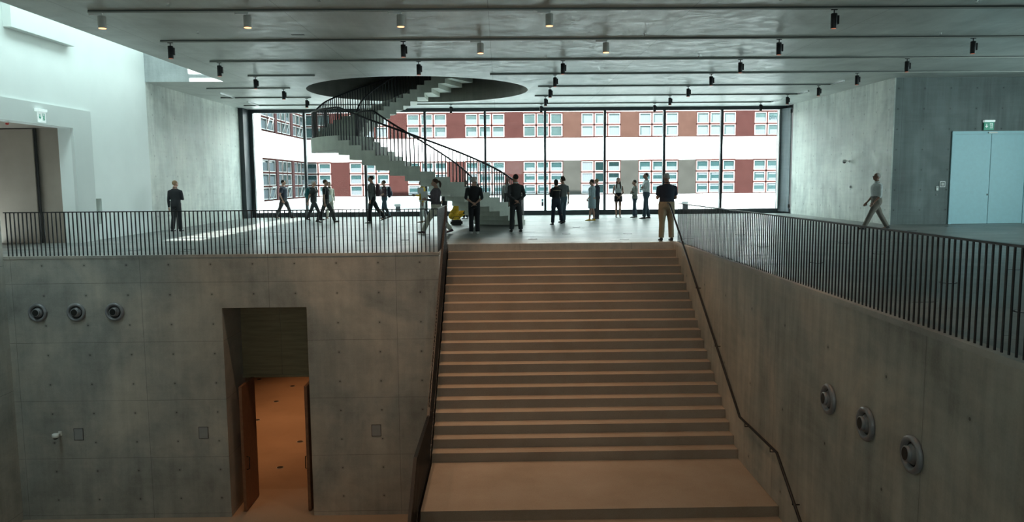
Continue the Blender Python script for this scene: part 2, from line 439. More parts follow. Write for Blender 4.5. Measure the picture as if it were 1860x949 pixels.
for k in range(n):
    p, q = 4*k, 4*((k+1) % n)
    fs += [(p, q, q+1, p+1), (p+2, p+3, q+3, q+2)]
mb.add(vs, fs)
structure(mb.obj('ceiling', 'ceiling'))
# lining of the round opening
ri = [[Vector((HC[0]+(HR)*math.cos(2*PI*k/n), HC[1]+HR*math.sin(2*PI*k/n), z)) for k in range(n)] for z in (ZC, ZT, ZT)]
ri[2] = [Vector((HC[0]+(HR+.2)*math.cos(2*PI*k/n), HC[1]+(HR+.2)*math.sin(2*PI*k/n), ZT)) for k in range(n)]
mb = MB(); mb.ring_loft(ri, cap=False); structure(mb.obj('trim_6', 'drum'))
# upper storey box above the opening
mb = MB().box(-8.8, 5, 23.0, 23.2, ZT, 8.6).box(-8.8, 5, 34.6, 34.8, ZT, 8.6).box(-9, -8.8, 23, 34.8, ZT, 8.6).box(5, 5.2, 23, 34.8, ZT, 8.6)
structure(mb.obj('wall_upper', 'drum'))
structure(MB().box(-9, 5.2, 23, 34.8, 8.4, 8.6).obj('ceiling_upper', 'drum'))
# rooflight shaft over the white wall
mb = MB().box(-9.19, -9.0, YN, 26.4, ZT-.1, 8.05).box(-12.15, -9.0, 26.19, 26.4, ZC+.004, 8.05).box(-12.15, -9.0, -6.3, -6.1, ZC, 8.05)
mb.box(-12.15, -10.7, YN, 26.4, 8.0, 8.2); mb.box(-10.7, -9.0, YN, 7.8, 8.0, 8.2)
structure(mb.obj('wall_rooflight', 'well'))
w3 = MB()
for k in range(15): w3.box(-10.7, -9.2, 7.8+1.22*k, 7.85+1.22*k, 7.98, 8.1)
w3 = structure(w3.obj('window_3', 'fixture'))
MB().box(-10.7, -9.2, 7.8, 25.4, 8.1, 8.12).obj('pane', 'glass', w3)

# glass front
w1 = MB()
YW = 36.2
mx = [-11.6, -9.06, -6.27, -3.47, -.67, 2.13, 4.93, 7.72, 10.42, 13.13]
w1.box(-11.8, 13.5, YW-.10, YW+.12, 0, .22); w1.box(-11.8, 13.5, YW-.10, YW+.12, ZC-.16, ZC)
for i, q in enumerate(mx):
    w_ = .17 if i == 0 else .055
    w1.box(q-w_, q+w_, YW-.10, YW+.10, .22, ZC-.16)
w1 = structure(w1.obj('window_1', 'dark'))
for i in range(9):
    MB().box(mx[i]+.02, mx[i+1]-.02, YW-.01, YW+.01, .2, ZC-.14).obj('glass_pane', 'glass', w1)
structure(MB().box(13.05, 13.10, 36.0, 36.09, .22, ZC-.16).obj('trim_7', 'rail_light'))
# grey folding leaf beside the glass front
lf = thing('window_shutter', (13.42, 35.45, 0), 'tall dark grey shutter leaf between glass front and right concrete wall', 'shutter')
MB().add([(-.02,0,.08),(.02,0,.08),(-.26,.72,.08),(-.30,.70,.08),(-.02,0,4.86),(.02,0,4.86),(-.26,.72,4.86),(-.30,.70,4.86)],
         [(0,3,2,1),(4,5,6,7),(0,1,5,4),(1,2,6,5),(2,3,7,6),(3,0,4,7)]).obj('panel', 'greypanel', lf)
for z in (.35, 4.7): MB().box(-.05, .02, -.07, .02, z-.08, z+.08).obj('hinge', 'black', lf)

# ------------------------------------------------------------------ main stairs
st = thing('staircase', (0, YS, 0), 'broad concrete staircase descending from the upper hall to the landing', 'staircase')
XA, XB = -1.34, 4.495
TR = (YS-14.1)/20; RS = 3.70/21
for k in range(1, 21):
    z = -RS*k; y1_ = YS-TR*(k-1); y0_ = y1_-TR
    MB().box(XA, XB, y0_-YS, y1_-YS+.002, z-.40, z).obj('step', 'stair', st, bevel=0)
MB().box(XA, XB, 11.93-YS, 14.1-YS, -3.70-.3, -3.70).obj('landing', 'stair', st)
TR2 = .2825; RS2 = 2.5/14
for k in range(1, 14):
    z = -3.70-RS2*k; y1_ = 11.93-TR2*(k-1)
    MB().box(XA, XB, y1_-TR2-YS, y1_-YS+.002, z-.4, z).obj('step', 'stair', st)
# solid body under the steps
MB().prism_x([(0, -.2), (-.02, ZL), (8.3-YS, ZL), (8.5-YS, -6.0), (11.9-YS, -3.95), (14.15-YS, -3.95)], XA+.02, XB-.01).obj('stair_body', 'stair', st)
MB().box(XA-.02, XB, -.0, .14, -RS, .0005).obj('nosing', 'front', st)

# ------------------------------------------------------------------ balustrades
def baluster_mesh(h, w_=.022, d_=.022): return MB().box(-w_/2, w_/2, -d_/2, d_/2, 0, h).mesh('baluster')
def balusters(parent, spots, mesh, mat='black'):
    """spots nearest first; up to 100 parts, the rest one part"""
    mesh.materials.append(M[mat])
    for p in spots[:100]:
        o = bpy.data.objects.new('baluster', mesh); C.objects.link(o); o.parent = parent
        o.location = p[:3]; o.rotation_euler = (0, 0, p[3] if len(p) > 3 else 0)
    if spots[100:]:
        mb = MB(); vv = [v_.co.copy() for v_ in mesh.vertices]; ff = [tuple(p.vertices) for p in mesh.polygons]
        for p in spots[100:]:
            rm = Matrix.Rotation(p[3] if len(p) > 3 else 0, 3, 'Z')
            mb.add([rm @ q + Vector(p[:3]) for q in vv], ff)
        tag(mb.obj('balusters', mat, parent), kind='stuff')
RH = 1.0
t = thing('balustrade', (-11.2, YB+.05, 0), 'long black steel balustrade along the left balcony edge above the blank concrete wall', 'railing')
L_ = XL-.02+11.2
MB().bar([(0, 0, RH), (L_, 0, RH)], .045, .022).obj('handrail', 'black', t)
k_ = int(L_/.0935)
balusters(t, [((i+.5)*.0935, 0, .012) for i in range(k_)][::-1], baluster_mesh(RH-.02))
t = thing('balustrade', (XL-.05, YB+.05, 0), 'short black balustrade seen end on beside the stair head', 'railing')
MB().bar([(0, .05, RH), (0, YS-YB-.1, RH)], .045, .022).obj('handrail', 'black', t)
balusters(t, [(0, .14+i*.0935, 0) for i in range(int((YS-YB-.1)/.0935))], baluster_mesh(RH-.01, .012, .04))
t = thing('balustrade', (XR+.07, 2.0, 0), 'long black balustrade along the top of the right stairwell wall', 'railing')
MB().bar([(0, 0, 1.01), (0, YS-2.0-.15, 1.01)], .05, .02).obj('handrail', 'black', t)
balusters(t, [(0, i*.1, .01) for i in range(int((YS-2.15)/.1)+1) if i > 30]+[(0, i*.1, .01) for i in range(31)], baluster_mesh(.995, .013, .022))
# railing that runs down the open left side of the stairs
def stair_z(y):        # nosing line of the stairs
    if y > YS: return 0.0
    if y > 14.1: return -(YS-y)/TR*RS
    if y > 11.93: return -3.70
    return max(-3.70-(11.93-y)/TR2*RS2, ZL)
t = thing('balustrade', (XL+.005, YS, 0), 'black steel balustrade stepping down the left side of the broad stairs', 'railing')
path = [(0, .16, .55), (0, .18, .92), (0, .10, .99), (0, -.1, .98)]
for y, z in ((13.95, -2.76), (11.75, -2.74), (8.6, -4.95)): path.append((0, y-YS, z))
MB().bar(path[2:], .05, .035).obj('handrail', 'black', t)
MB().tube(path[:3], .018, 8).obj('rail_return', 'black', t)
MB().add(*(lambda P: ([(x_, y_-YS, stair_z(y_)-d_) for x_ in (-.012, .012) for y_ in P for d_ in (-.06, .26)],
    [(0,1,3,2),(2,3,5,4),(4,5,7,6),(8,10,11,9),(10,12,13,11),(12,14,15,13),(0,2,10,8),(2,4,12,10),(4,6,14,12),(1,9,11,3),(3,11,13,5),(5,13,15,7),(0,8,9,1),(6,7,15,14)]))((YS, 14.1, 11.93, 8.6))).obj('side_plate', 'black', t)
balusters(t, [(0, y-YS, stair_z(y)-.05) for y in [8.65+i*.095 for i in range(116)]], baluster_mesh(1.02, .012, .04))
# wall handrail on the right of the stairs
t = thing('wall_handrail', (XR-.11, YS, 0), 'thin dark handrail fixed to the right stairwell wall', 'handrail')
MB().tube([(0, .25, 1.0), (0, .02, .98)]+[(0, y-YS, z) for y, z in ((13.7, -2.76), (11.8, -2.75), (8.6, -4.90))], .024, 10).obj('rail', 'black', t)
def hand_z(y):
    if y > 13.7: return -2.76+(y-13.7)/(YS+.02-13.7)*3.74
    return -2.755 if y > 11.8 else -2.75-(11.8-y)/3.2*2.15
for y in (18.6, 17.0, 15.4, 13.4, 12.1, 11.1, 9.6):
    MB().tube([(0, y-YS, hand_z(y)), (0, y-YS, hand_z(y)-.09), (.11, y-YS, hand_z(y)-.09)], .010, 6).obj('bracket', 'black', t)

# ------------------------------------------------------------------ spiral staircase
SCN = (-3.0, 29.1); RI, RO = 2.28, 3.95; DT = 7.2; RR = .177
sp = thing('spiral_staircase', (SCN[0], SCN[1], 0), 'curved concrete spiral staircase rising into the round ceiling opening', 'staircase')
def sector(a0, a1, zb, zt, ri_=RI, ro_=RO):
    k = max(2, int(abs(a1-a0)/1.8)+1); vs = []; 
    for i in range(k):
        t_ = math.radians(a0+(a1-a0)*i/(k-1)); c_, s_ = math.cos(t_), math.sin(t_)
        vs += [(ri_*c_, ri_*s_, zb), (ro_*c_, ro_*s_, zb), (ro_*c_, ro_*s_, zt), (ri_*c_, ri_*s_, zt)]
    fs = []
    for i in range(k-1):
        p = 4*i; fs += [(p, p+4, p+5, p+1), (p+1, p+5, p+6, p+2), (p+2, p+6, p+7, p+3), (p+3, p+7, p+4, p)]
    fs += [(0, 1, 2, 3), (4*k-1, 4*k-2, 4*k-3, 4*k-4)]
    return MB().add(vs, fs)
def sp_riser(k): return -5-DT*(k-1) if k <= 18 else -176.4-DT*(k-19)
for k in range(1, 36):
    if k == 18: a1, nm = sp_riser(19), 'landing'
    else: a1, nm = sp_riser(k+1), 'step'
    z = RR*k
    fixnormals(sector(sp_riser(k), a1, max(z-.48, 0), z).obj(nm, 'spiral', sp))
def rail_z(th):         # th: degrees travelled (negative)
    if th > -5: return RR
    if th > sp_riser(18): return RR*(1+(-5-th)/DT)
    if th > -176.4: return RR*18
    return RR*(18+(-176.4-th)/DT+.6*min(1, (-176.4-th)/20))
def top_z(th):
    k = 1
    for q in range(1, 36):
        if th <= sp_riser(q)+1e-6: k = q
    return RR*k
for rad, lab in ((RO-.05, 'outer'), (RI+.05, 'inner')):
    th = -6.0; pts = []; bal = []
    while th > -296:
        t_ = math.radians(th); pts.append((rad*math.cos(t_), rad*math.sin(t_), rail_z(th)+.93)); th -= 2.4
    rl = MB().tube(pts, .032, 6).obj('handrail', 'black', sp)
    dth = math.degrees(.127/rad) if lab == 'outer' else math.degrees(.14/rad)
    th = -6.5; bm_ = []
    while th > -295:
        t_ = math.radians(th); bm_.append((rad*math.cos(t_), rad*math.sin(t_), top_z(th), rail_z(th)+.93-top_z(th), t_)); th -= dth
    unit = MB().box(-.012, .012, -.013, .013, 0, 1).mesh('baluster'); unit.materials.append(M['black'])
    cap = 70 if lab == 'outer' else 25
    for p in bm_[:cap]:
        o = bpy.data.objects.new('baluster', unit); C.objects.link(o); o.parent = rl
        o.location = p[:3]; o.scale = (1, 1, p[3]); o.rotation_euler = (0, 0, p[4])
    mb = MB(); vv = [v_.co.copy() for v_ in unit.vertices]; ff = [tuple(p.vertices) for p in unit.polygons]
    for p in bm_[cap:]:
        rm = Matrix.Rotation(p[4], 3, 'Z')
        mb.add([rm @ Vector((q.x, q.y, q.z*p[3]))+Vector(p[:3]) for q in vv], ff)
    tag(mb.obj('balusters', 'black', rl), kind='stuff')

# ------------------------------------------------------------------ lower doorway: wood panel, leaves, room behind
structure(MB().box(DX0, -5.43, 18.62, 18.7, -3.12, DZ1).box(-5.42, DX1+.1, 18.62, 18.7, -3.12, DZ1).box(DX0, DX1, 18.6, 18.64, -3.16, -3.10).obj('trim_8', 'wood'))
mb = MB().box(-10.5, DX0-.0, 18.74, 18.9, ZL, -2.9).box(DX1, -1.65, 18.74, 18.9, ZL, -2.9).box(DX0, DX1, 18.72, 18.9, -3.15, -2.9)
mb.box(-10.6, -10.4, 18.75, 34, ZL, -2.9).box(-1.85, -1.65, 18.75, 34, ZL, -2.9).box(-10.6, -1.65, 33.8, 34, ZL, -2.9)
structure(mb.obj('wall_lower_room', 'brown'))
structure(MB().box(-10.6, -1.65, 18.75, 34, -2.95, -2.7).obj('ceiling_lower', 'brown'))
def leaf(hx, hy, sgn, label, nm):
    d = thing('door_leaf', (hx, hy, ZL), label, 'door')
    MB().box(-.035, .035, -.95, 0, .02, 3.06).obj('panel', 'reddoor', d, bevel=.004)
    MB().tube([(sgn*.03, -.82, 1.0), (sgn*.10, -.82, 1.02), (sgn*.10, -.80, 1.30), (sgn*.03, -.80, 1.32)], .012, 8).obj('handle', 'black', d)
    return d
leaf(-6.15, 18.6, 1, 'open reddish wooden door leaf on the left of the tall doorway', 0)
leaf(-4.62, 18.6, -1, 'open door leaf seen edge on at the right of the tall doorway', 1)
def lamp(kind, name, loc, power, col, size=.1, cone=None, parent=None):
    d = bpy.data.lights.new(name, kind); d.energy = power; d.color = col; d.shadow_soft_size = size
    if cone: d.spot_size = math.radians(cone); d.spot_blend = .6
    o = bpy.data.objects.new(name, d); C.objects.link(o); o.location = loc
    if parent: o.parent = parent
    return o
WARM = (1.0, .60, .34)
for x, y in ((-6.1, 20.5), (-8.0, 23.0), (-8.0, 27.0), (-6.1, 25), (-6.1, 29.5)):
    lamp('SPOT', 'room_downlight', (x, y, -3.0), HALL_W*1.8, (1, .46, .19), .08, 110)
for q_, (x, y) in enumerate(((-6.14, 20.5), (-6.14, 22.6), (-8.12, 24.8), (-8.11, 26.95), (-8.09, 29.02), (-9.7, 30.1))):
    fb = thing('floor_box', (x, y, ZL), 'round dark floor box in the warm lit room, %s from the doorway' % ('first', 'second', 'third', 'fourth', 'fifth', 'sixth')[q_], 'floor outlet', 'floor boxes in the lower room')
    MB().lathe([(.11, 0), (.11, .006), (.09, .008)], (0, 0, 0), n=20).obj('ring', 'grey', fb)
    MB().lathe([(.085, .004), (.085, .012)], (0, 0, 0), n=20).obj('lid', 'bore', fb)

# floor boxes in the upper floor
UB = [(-2.69, 21.45), (2.64, 26.5), (-3.6, 28.1), (3.84, 23.0), (5.2, 21.0), (-9.0, 18.9), (-7.7, 19.0), (-5.0, 18.9), (-5.4, 23.0), (-3.9, 21.3),
      (-2.3, 23.6), (.9, 21.3), (2.0, 23.2), (3.4, 20.9), (-6.0, 21.1), (6.3, 18.2), (7.0, 22.2), (8.6, 19.0), (6.1, 14.6), (8.1, 16.2), (10.2, 20.1), (6.9, 11.6), (9.0, 13.2), (11.8, 18.0), (12.6, 23.2), (6.3, 9.0), (8.8, 10.3), (16.2, 22.0)]
ORDX = ['nearest', 'second nearest', 'third nearest', 'fourth nearest', 'fifth nearest', 'sixth nearest', 'seventh nearest', 'eighth nearest', 'ninth nearest', 'tenth nearest', 'eleventh nearest', 'twelfth nearest', 'thirteenth nearest', 'fourteenth nearest', 'fifteenth nearest', 'sixteenth nearest']
UB.sort(key=lambda q: q[1]); seen = {}
fb0 = None
for x, y in UB:
    reg = 'behind the left balustrade' if x < -1.5 else ('in the floor above the broad stairs' if x < 4.55 else 'on the right side of the hall')
    nth = seen[reg] = seen.get(reg, -1)+1
    ulab = 'flush round floor outlet %s, %s to the viewer' % (reg, ORDX[nth])
    if fb0 is None:
        fb0 = thing('floor_box', (x, y, 0), ulab, 'floor outlet', 'floor outlets in the upper hall')
        MB().lathe([(.13, 0), (.13, .004), (.105, .005)], (0, 0, 0), n=24).obj('ring', 'bore', fb0)
        MB().lathe([(.10, .002), (.10, .0065)], (0, 0, 0), n=24).obj('lid', 'grey', fb0)
    else:
        o = dup_tree(fb0); o.location = (x, y, 0); o['label'] = ulab

# ------------------------------------------------------------------ ball nozzles
def nozzle(loc, axis_rot, label, group):
    t = thing('air_nozzle', loc, label, 'air nozzle', group); t.rotation_euler = (0, 0, axis_rot)
    # local -y points out of the wall
    MB().lathe([(.205, 0), (.215, -.02), (.205, -.045), (.175, -.06), (.150, -.045), (.14, -.01), (.135, 0)][::-1], (0, 0, 0), 'y', 36).obj('ring', 'nozzle', t)
    prof = [(math.sqrt(max(.128**2-h_*h_, .0001)), -h_) for h_ in (.047, .055, .065, .075, .085, .10)]
    o = MB().lathe(prof, (0, 0, 0), 'y', 32).obj('ball', 'nozzle', t); o.rotation_euler = (math.radians(-3), 0, math.radians(-4)); o.location = (0, .045, 0)
    MB().lathe([(.142, -.001), (.142, -.004)], (0, 0, 0), 'y', 32).obj('groove_shade', 'bore', t)  # flat black disc stands for the shade in the groove around the ball
    q = MB().lathe([(.086, -.085), (.086, -.135), (.074, -.137)], (0, 0, 0), 'y', 28).obj('mouth', 'nozzle', t); q.rotation_euler = o.rotation_euler; q.location = o.location
    q = MB().lathe([(.072, -.13), (.072, -.1395)], (0, 0, 0), 'y', 28).obj('bore', 'bore', t); q.rotation_euler = o.rotation_euler; q.location = o.location
    return t
for x, w_ in zip((-10.56, -9.69, -8.82), ('leftmost', 'middle', 'rightmost')):
    nozzle((x, YB, -1.28), 0, w_+' of three round grey air nozzles on the wall under the left balcony', 'air nozzles under the left balcony')
for y, w_ in zip((10.19, 9.11, 8.05), ('farthest', 'middle', 'nearest')):
    nozzle((XR, y, -1.40), -PI/2, w_+' of three round grey air nozzles on the right stairwell wall', 'air nozzles on the right stairwell wall')
# blank cover plates
for x, w_ in ((-9.83, 'left cover plate beside the small camera'), (-6.95, 'cover plate just left of the tall doorway'), (-2.94, 'cover plate near the black stair railing')):
    t = thing('cover_plate', (x, YB, -4.15), 'flat grey square '+w_, 'cover plate', 'cover plates on the front wall')
    MB().box(-.10, .10, -.012, 0, -.13, .13).obj('plate', 'grey', t, bevel=.003)
    MB().box(-.112, .112, -.004, 0, -.142, .142).obj('rim', 'bore', t)
def sec_camera(loc, rz, label):
    t = thing('security_camera', loc, label, 'camera', rz=rz)
    MB().box(-.04, .04, -.03, 0, -.05, .05).obj('wall_mount', 'white', t, bevel=.006)
    MB().tube([(0, -.02, .0), (0, -.15, .03)], .02, 8).obj('arm', 'white', t)
    MB().lathe([(.03, .06), (.07, .05), (.075, 0), (.072, -.03)], (0, -.2, 0), n=20).obj('housing', 'white', t)
    MB().ell((0, -.2, -.03), (.06, .06, .05), 16, 8).obj('dome', 'bore', t)
sec_camera((-10.25, YB, -4.12), 0, 'small white dome camera on the lower left concrete wall')
sec_camera((13.45, 29.46, 2.26), -PI/2, 'small dome camera on the pale right concrete wall')

# ------------------------------------------------------------------ right door and wall bits
d1 = structure(MB().box(15.5, 15.6, 26.24, 26.33, 0, 3.18).box(18.08, 18.18, 26.24, 26.33, 0, 3.18).box(15.6, 18.08, 26.24, 26.33, 3.08, 3.18).obj('door_1', 'bluedoor'))
for a0, a1 in ((15.605, 16.86), (16.875, 18.075)):
    MB().box(a0, a1, 26.262, 26.32, .01, 3.075).obj('door_leaf', 'bluedoor', d1, bevel=.003)
MB().box(15.6, 18.08, 26.28, 26.31, .005, 3.08).obj('rebate', 'dark', d1)
MB().box(16.80, 16.83, 26.245, 26.265, .98, 1.04).obj('keyhole', 'dark', d1)
MB().box(16.72, 17.02, 26.19, 26.25, 3.10, 3.15).obj('door_closer', 'white', d1)
def wallbox(name, loc, size, mat, label, cat, rz=0, extra=None):
    t = thing(name, loc, label, cat, rz=rz)
    sx, sy, sz = size
    MB().box(-sx/2, sx/2, -sy, 0, -sz/2, sz/2).obj('casing', mat, t, bevel=min(.006, sy*.3))
    if extra: extra(t)
    return t
wallbox('call_panel', (15.25, 26.3, 1.38), (.20, .04, .20), 'white', 'white square call panel on the wall left of the blue door', 'wall panel',
        extra=lambda t: (MB().box(-.07, .07, -.045, -.03, -.07, .07).obj('bezel', 'dark', t), MB().box(-.05, .05, -.05, -.04, -.05, .05).obj('screen', 'fixture', t)))
wallbox('card_reader', (15.07, 26.3, 1.24), (.08, .05, .15), 'white', 'small white card reader below the call panel', 'card reader',
        extra=lambda t: MB().box(-.02, .02, -.056, -.045, .03, .05).obj('lens', 'dark', t))
t = thing('push_button', (15.07, 26.3, 1.02), 'small round grey push button below the card reader', 'button')
MB().lathe([(.035, 0), (.035, -.015), (.022, -.017), (.022, -.028)][::-1], (0, 0, 0), 'y', 18).obj('knob', 'grey', t)
wallbox('wall_sensor', (13.45, 29.29, 1.28), (.09, .05, .09), 'white', 'little white sensor box on the pale right wall below the camera', 'sensor', rz=-PI/2,
        extra=lambda t: MB().box(-.02, .02, -.056, -.045, -.02, .02).obj('lens', 'grey', t))
wallbox('wall_sensor', (-11.8, 22.1, 1.36), (.10, .04, .09), 'white', 'little white sensor box on the white wall beside the niche', 'sensor', rz=PI/2,
        extra=lambda t: MB().box(-.02, .02, -.046, -.035, -.02, .02).obj('lens', 'grey', t))
# emergency exit signs
def exit_sign(loc, rz, label, plate, mark):
    t = thing('exit_sign', loc, label, 'exit sign', rz=rz)
    MB().box(-.18, .18, -.12, 0, .12, .19).obj('casing', 'signwhite', t, bevel=.005)
    MB().box(-.17, .17, -.075, -.06, -.15, .12).obj('panel', plate, t)
    a = MB().box(-.085-.012, -.085+.012, -.08, -.075, -.02, .06)
    a.add([(-.085-.05, -.08, -.01), (-.085+.05, -.08, -.01), (-.085, -.08, -.075), (-.085-.05, -.075, -.01), (-.085+.05, -.075, -.01), (-.085, -.075, -.075)],
          [(0, 2, 1), (3, 4, 5), (0, 1, 4, 3), (1, 2, 5, 4), (2, 0, 3, 5)])
    a.obj('arrow', mark, t)
    f_ = MB().box(.03, .12, -.08, -.075, -.09, -.08).box(.11, .12, -.08, -.075, -.09, .08).box(.03, .12, -.08, -.075, .07, .08).box(.03, .04, -.08, -.075, .0, .08)
    f_.tube([(.075, -.08, .02), (.065, -.08, -.03)], .012, 6); f_.tube([(.065, -.08, -.03), (.09, -.08, -.07)], .007, 6); f_.tube([(.065, -.08, -.03), (.04, -.08, -.065)], .007, 6)
    f_.ell((.08, -.08, .045), (.012, .006, .012), 8, 6)
    f_.obj('pictogram', mark, t)
exit_sign((16.73, 26.3, 3.36), 0, 'green exit sign with arrow above the blue double door', 'green', 'signwhite')
exit_sign((-11.72, 19.95, 3.35), PI/2, 'pale lit exit sign over the brown doorway in the white wall', 'signwhite', 'green')
t = thing('alarm_beacon', (-12.0, 19.1, 3.17), 'small red alarm beacon under the doorway lintel', 'alarm')
MB().lathe([(.05, 0), (.05, -.03), (.03, -.035)][::-1], (0, 0, 0), n=16).obj('base', 'white', t)
MB().lathe([(.001, -.09), (.035, -.08), (.04, -.03)], (0, 0, 0), n=16).obj('cap', 'red', t)
# door leaf parked in the passage
t = thing('passage_door', (-13.9, 21.42, 0), 'tall brown door leaf standing open inside the left doorway', 'door')
MB().box(-.68, 1.13, -.05, 0, .01, 3.14).obj('panel', 'brown', t, bevel=.004)
MB().box(1.135, 1.20, -.012, .02, .01, 3.16).obj('gap_shade', 'bore', t)  # solid black strip stands for the shade between leaf and jamb

# ------------------------------------------------------------------ ceiling: tracks, spotlights
TY = [15.5, 18.7, 21.8, 24.7, 27.9, 30.95, 34.0]
ORD = ['first', 'second', 'third', 'fourth', 'fifth', 'sixth', 'seventh']
segs = {0: [(-8.0, 21.5)], 1: [(-8.0, 21.5)], 2: [(-8.0, 21.5)], 3: [(-7.9, -5.8), (-.28, 21.5)], 4: [(-10.4, -7.45), (1.4, 11.93)],
        5: [(-11.0, -7.45), (1.42, 11.93)], 6: [(-11.1, 11.93)]}
for k, ss in segs.items():
    for j, (xa, xb) in enumerate(ss):
        side = '' if len(ss) == 1 else (' left piece' if j == 0 else ' right piece')
        t = thing('lighting_track', (xa, TY[k], ZC), ORD[k]+' dark lighting track from the front across the concrete ceiling'+(','+side if side else ''), 'track', 'lighting tracks on the ceiling')
        MB().box(0, xb-xa, -.035, .035, -.045, -.0005).obj('channel', 'track', t)
        MB().box(0, xb-xa, -.045, -.033, -.052, -.03).obj('lip', 'fixture', t)
for x, ya, yb, lab in ((11.95, 26.8, 27.85, 'nearest pale ceiling rail at the right, running towards the glass front'),
                  (11.95, 29.9, 30.9, 'middle pale ceiling rail at the right'), (11.95, 32.7, 33.95, 'farthest pale ceiling rail at the right'),
                  (-10.45, 29.3, 30.9, 'nearer pale ceiling rail at the left'), (-10.45, 32.5, 33.95, 'farther pale ceiling rail at the left')):
    t = thing('ceiling_rail', (x, ya, ZC), lab, 'rail', 'pale rails between the ceiling tracks')
    MB().box(-.03, .03, 0, yb-ya, -.05, 0).obj('channel', 'rail_light', t); MB().box(-.012, .012, .02, yb-ya-.02, -.056, -.045).obj('slot', 'track', t)
def spot_black(t):
    MB().box(-.06, .06, -.02, .02, -.065, -.05).obj('adapter', 'black', t)
    MB().tube([(0, 0, -.06), (0, 0, -.14)], .012, 8).obj('stem', 'black', t)
    MB().lathe([(.058, -.42), (.062, -.41), (.062, -.14), (.055, -.13)], (0, 0, 0), n=20).obj('housing', 'black', t)
    MB().box(.055, .095, -.03, .03, -.34, -.17).obj('driver_box', 'black', t)
    MB().lathe([(.045, -.424), (.045, -.418)], (0, 0, 0), n=18).obj('lens', 'glow_dim', t)
def spot_white(t):
    MB().box(-.24, .02, -.03, .03, -.09, -.05).obj('adapter', 'white', t, bevel=.004)
    MB().tube([(0, 0, -.08), (0, 0, -.12)], .015, 8).obj('stem', 'white', t)
    MB().lathe([(.075, -.34), (.078, -.33), (.078, -.12), (.07, -.11)], (0, 0, 0), n=22).obj('housing', 'fixture', t)
    MB().lathe([(.066, -.347), (.069, -.338)], (0, 0, 0), n=20).obj('lens', 'glow', t)
F = {0: [(-7.75, 'w'), (-4.92, 'w'), (-1.92, 'w'), (1.01, 'w'), (6.66, 'b')],
     1: [(-7.78, 'b'), (-2.27, 'b'), (-.43, 'w'), (2.57, 'w'), (6.73, 'b'), (11.43, 'b')],
     2: [(-7.75, 'b'), (-2.23, 'b'), (1.79, 'b'), (6.77, 'b'), (11.48, 'b')],
     3: [(-7.67, 'b'), (1.78, 'b'), (6.75, 'b'), (11.42, 'b')], 4: [(-7.68, 'b'), (1.83, 'b'), (6.8, 'b'), (11.52, 'b')],
     5: [(-7.62, 'b'), (1.85, 'b'), (6.82, 'b'), (11.53, 'b')], 6: [(-2.11, 'b'), (1.84, 'b'), (6.82, 'b'), (11.5, 'b')]}
proto = {}
for k, lst in F.items():
    cnt = {'w': 0, 'b': 0}
    for x, c_ in lst:
        lab = '%s cylindrical spotlight, %s from the left on the %s ceiling track from the front' % ('pale grey' if c_ == 'w' else 'black', ORD[cnt[c_]], ORD[k])
        cnt[c_] += 1
        if c_ not in proto:
            t = thing('track_spotlight', (x, TY[k], ZC), lab, 'spotlight'); (spot_white if c_ == 'w' else spot_black)(t); proto[c_] = t
        else:
            t = dup_tree(proto[c_]); t.location = (x, TY[k], ZC); t['label'] = lab
        t['group'] = 'pale spotlights on the ceiling tracks' if c_ == 'w' else 'black spotlights on the ceiling tracks'
for k, xs in ((0, (-4.92, -1.92, 1.01)), (1, (-.43, 2.57))):
    for x in xs: lamp('SPOT', 'spot_beam', (x, TY[k], ZC-.36), SPOT_W*3.2, WARM, .06, 80)
# further lamps over the void, behind and above the viewer
for x, y in ((-1.9, 12.4), (1.4, 12.4), (-1.9, 9.3), (1.4, 9.3), (3.6, 9.3), (1.4, 6.2), (3.2, 12.4), (-6.5, 9.3)):
    lamp('SPOT', 'void_downlight', (x, y, ZC-.36), SPOT_W, WARM, .06, 66)
# slots and sprinklers in the ceiling
for x, y, lab in ((-4.6, 18.1, 'dark slot vent in the ceiling left of the middle'), (2.45, 24.95, 'dark slot vent near the right end of the round opening'), (8.9, 24.9, 'dark slot vent in the right part of the ceiling'), (12.0, 22.0, 'dark slot vent near the right corner wall')):
    t = thing('ceiling_vent', (x, y, ZC), lab, 'vent')
    MB().box(-.14, .14, -.03, .03, -.006, 0).obj('slot', 'bore', t); MB().box(-.15, .15, -.045, -.03, -.009, 0).obj('lip', 'track', t)
sp_pts = [(-6.2, 14.9), (-3.3, 14.6), (5.3, 14.7), (-6.7, 17.6), (3.4, 18.2), (9.2, 15.0), (1.3, 21.3), (5.5, 21.4), (10.4, 18.3)]
sp_pts.sort(key=lambda q: q[0])
s0 = None
for q_, (x, y) in enumerate(sp_pts):
    slab_ = 'tiny metal sprinkler head on the concrete ceiling, %s from the left' % ('first', 'second', 'third', 'fourth', 'fifth', 'sixth', 'seventh', 'eighth', 'ninth')[q_]
    if s0 is None:
        s0 = thing('sprinkler_head', (x, y, ZC), slab_, 'sprinkler', 'sprinklers on the ceiling')
        MB().lathe([(.012, -.05), (.012, -.01), (.03, 0)], (0, 0, 0), n=12).obj('body', 'rail_light', s0)
        MB().lathe([(.03, -.058), (.03, -.052)], (0, 0, 0), n=14).obj('deflector', 'grey', s0)
    else: s_ = dup_tree(s0); s_.location = (x, y, ZC); s_['label'] = slab_

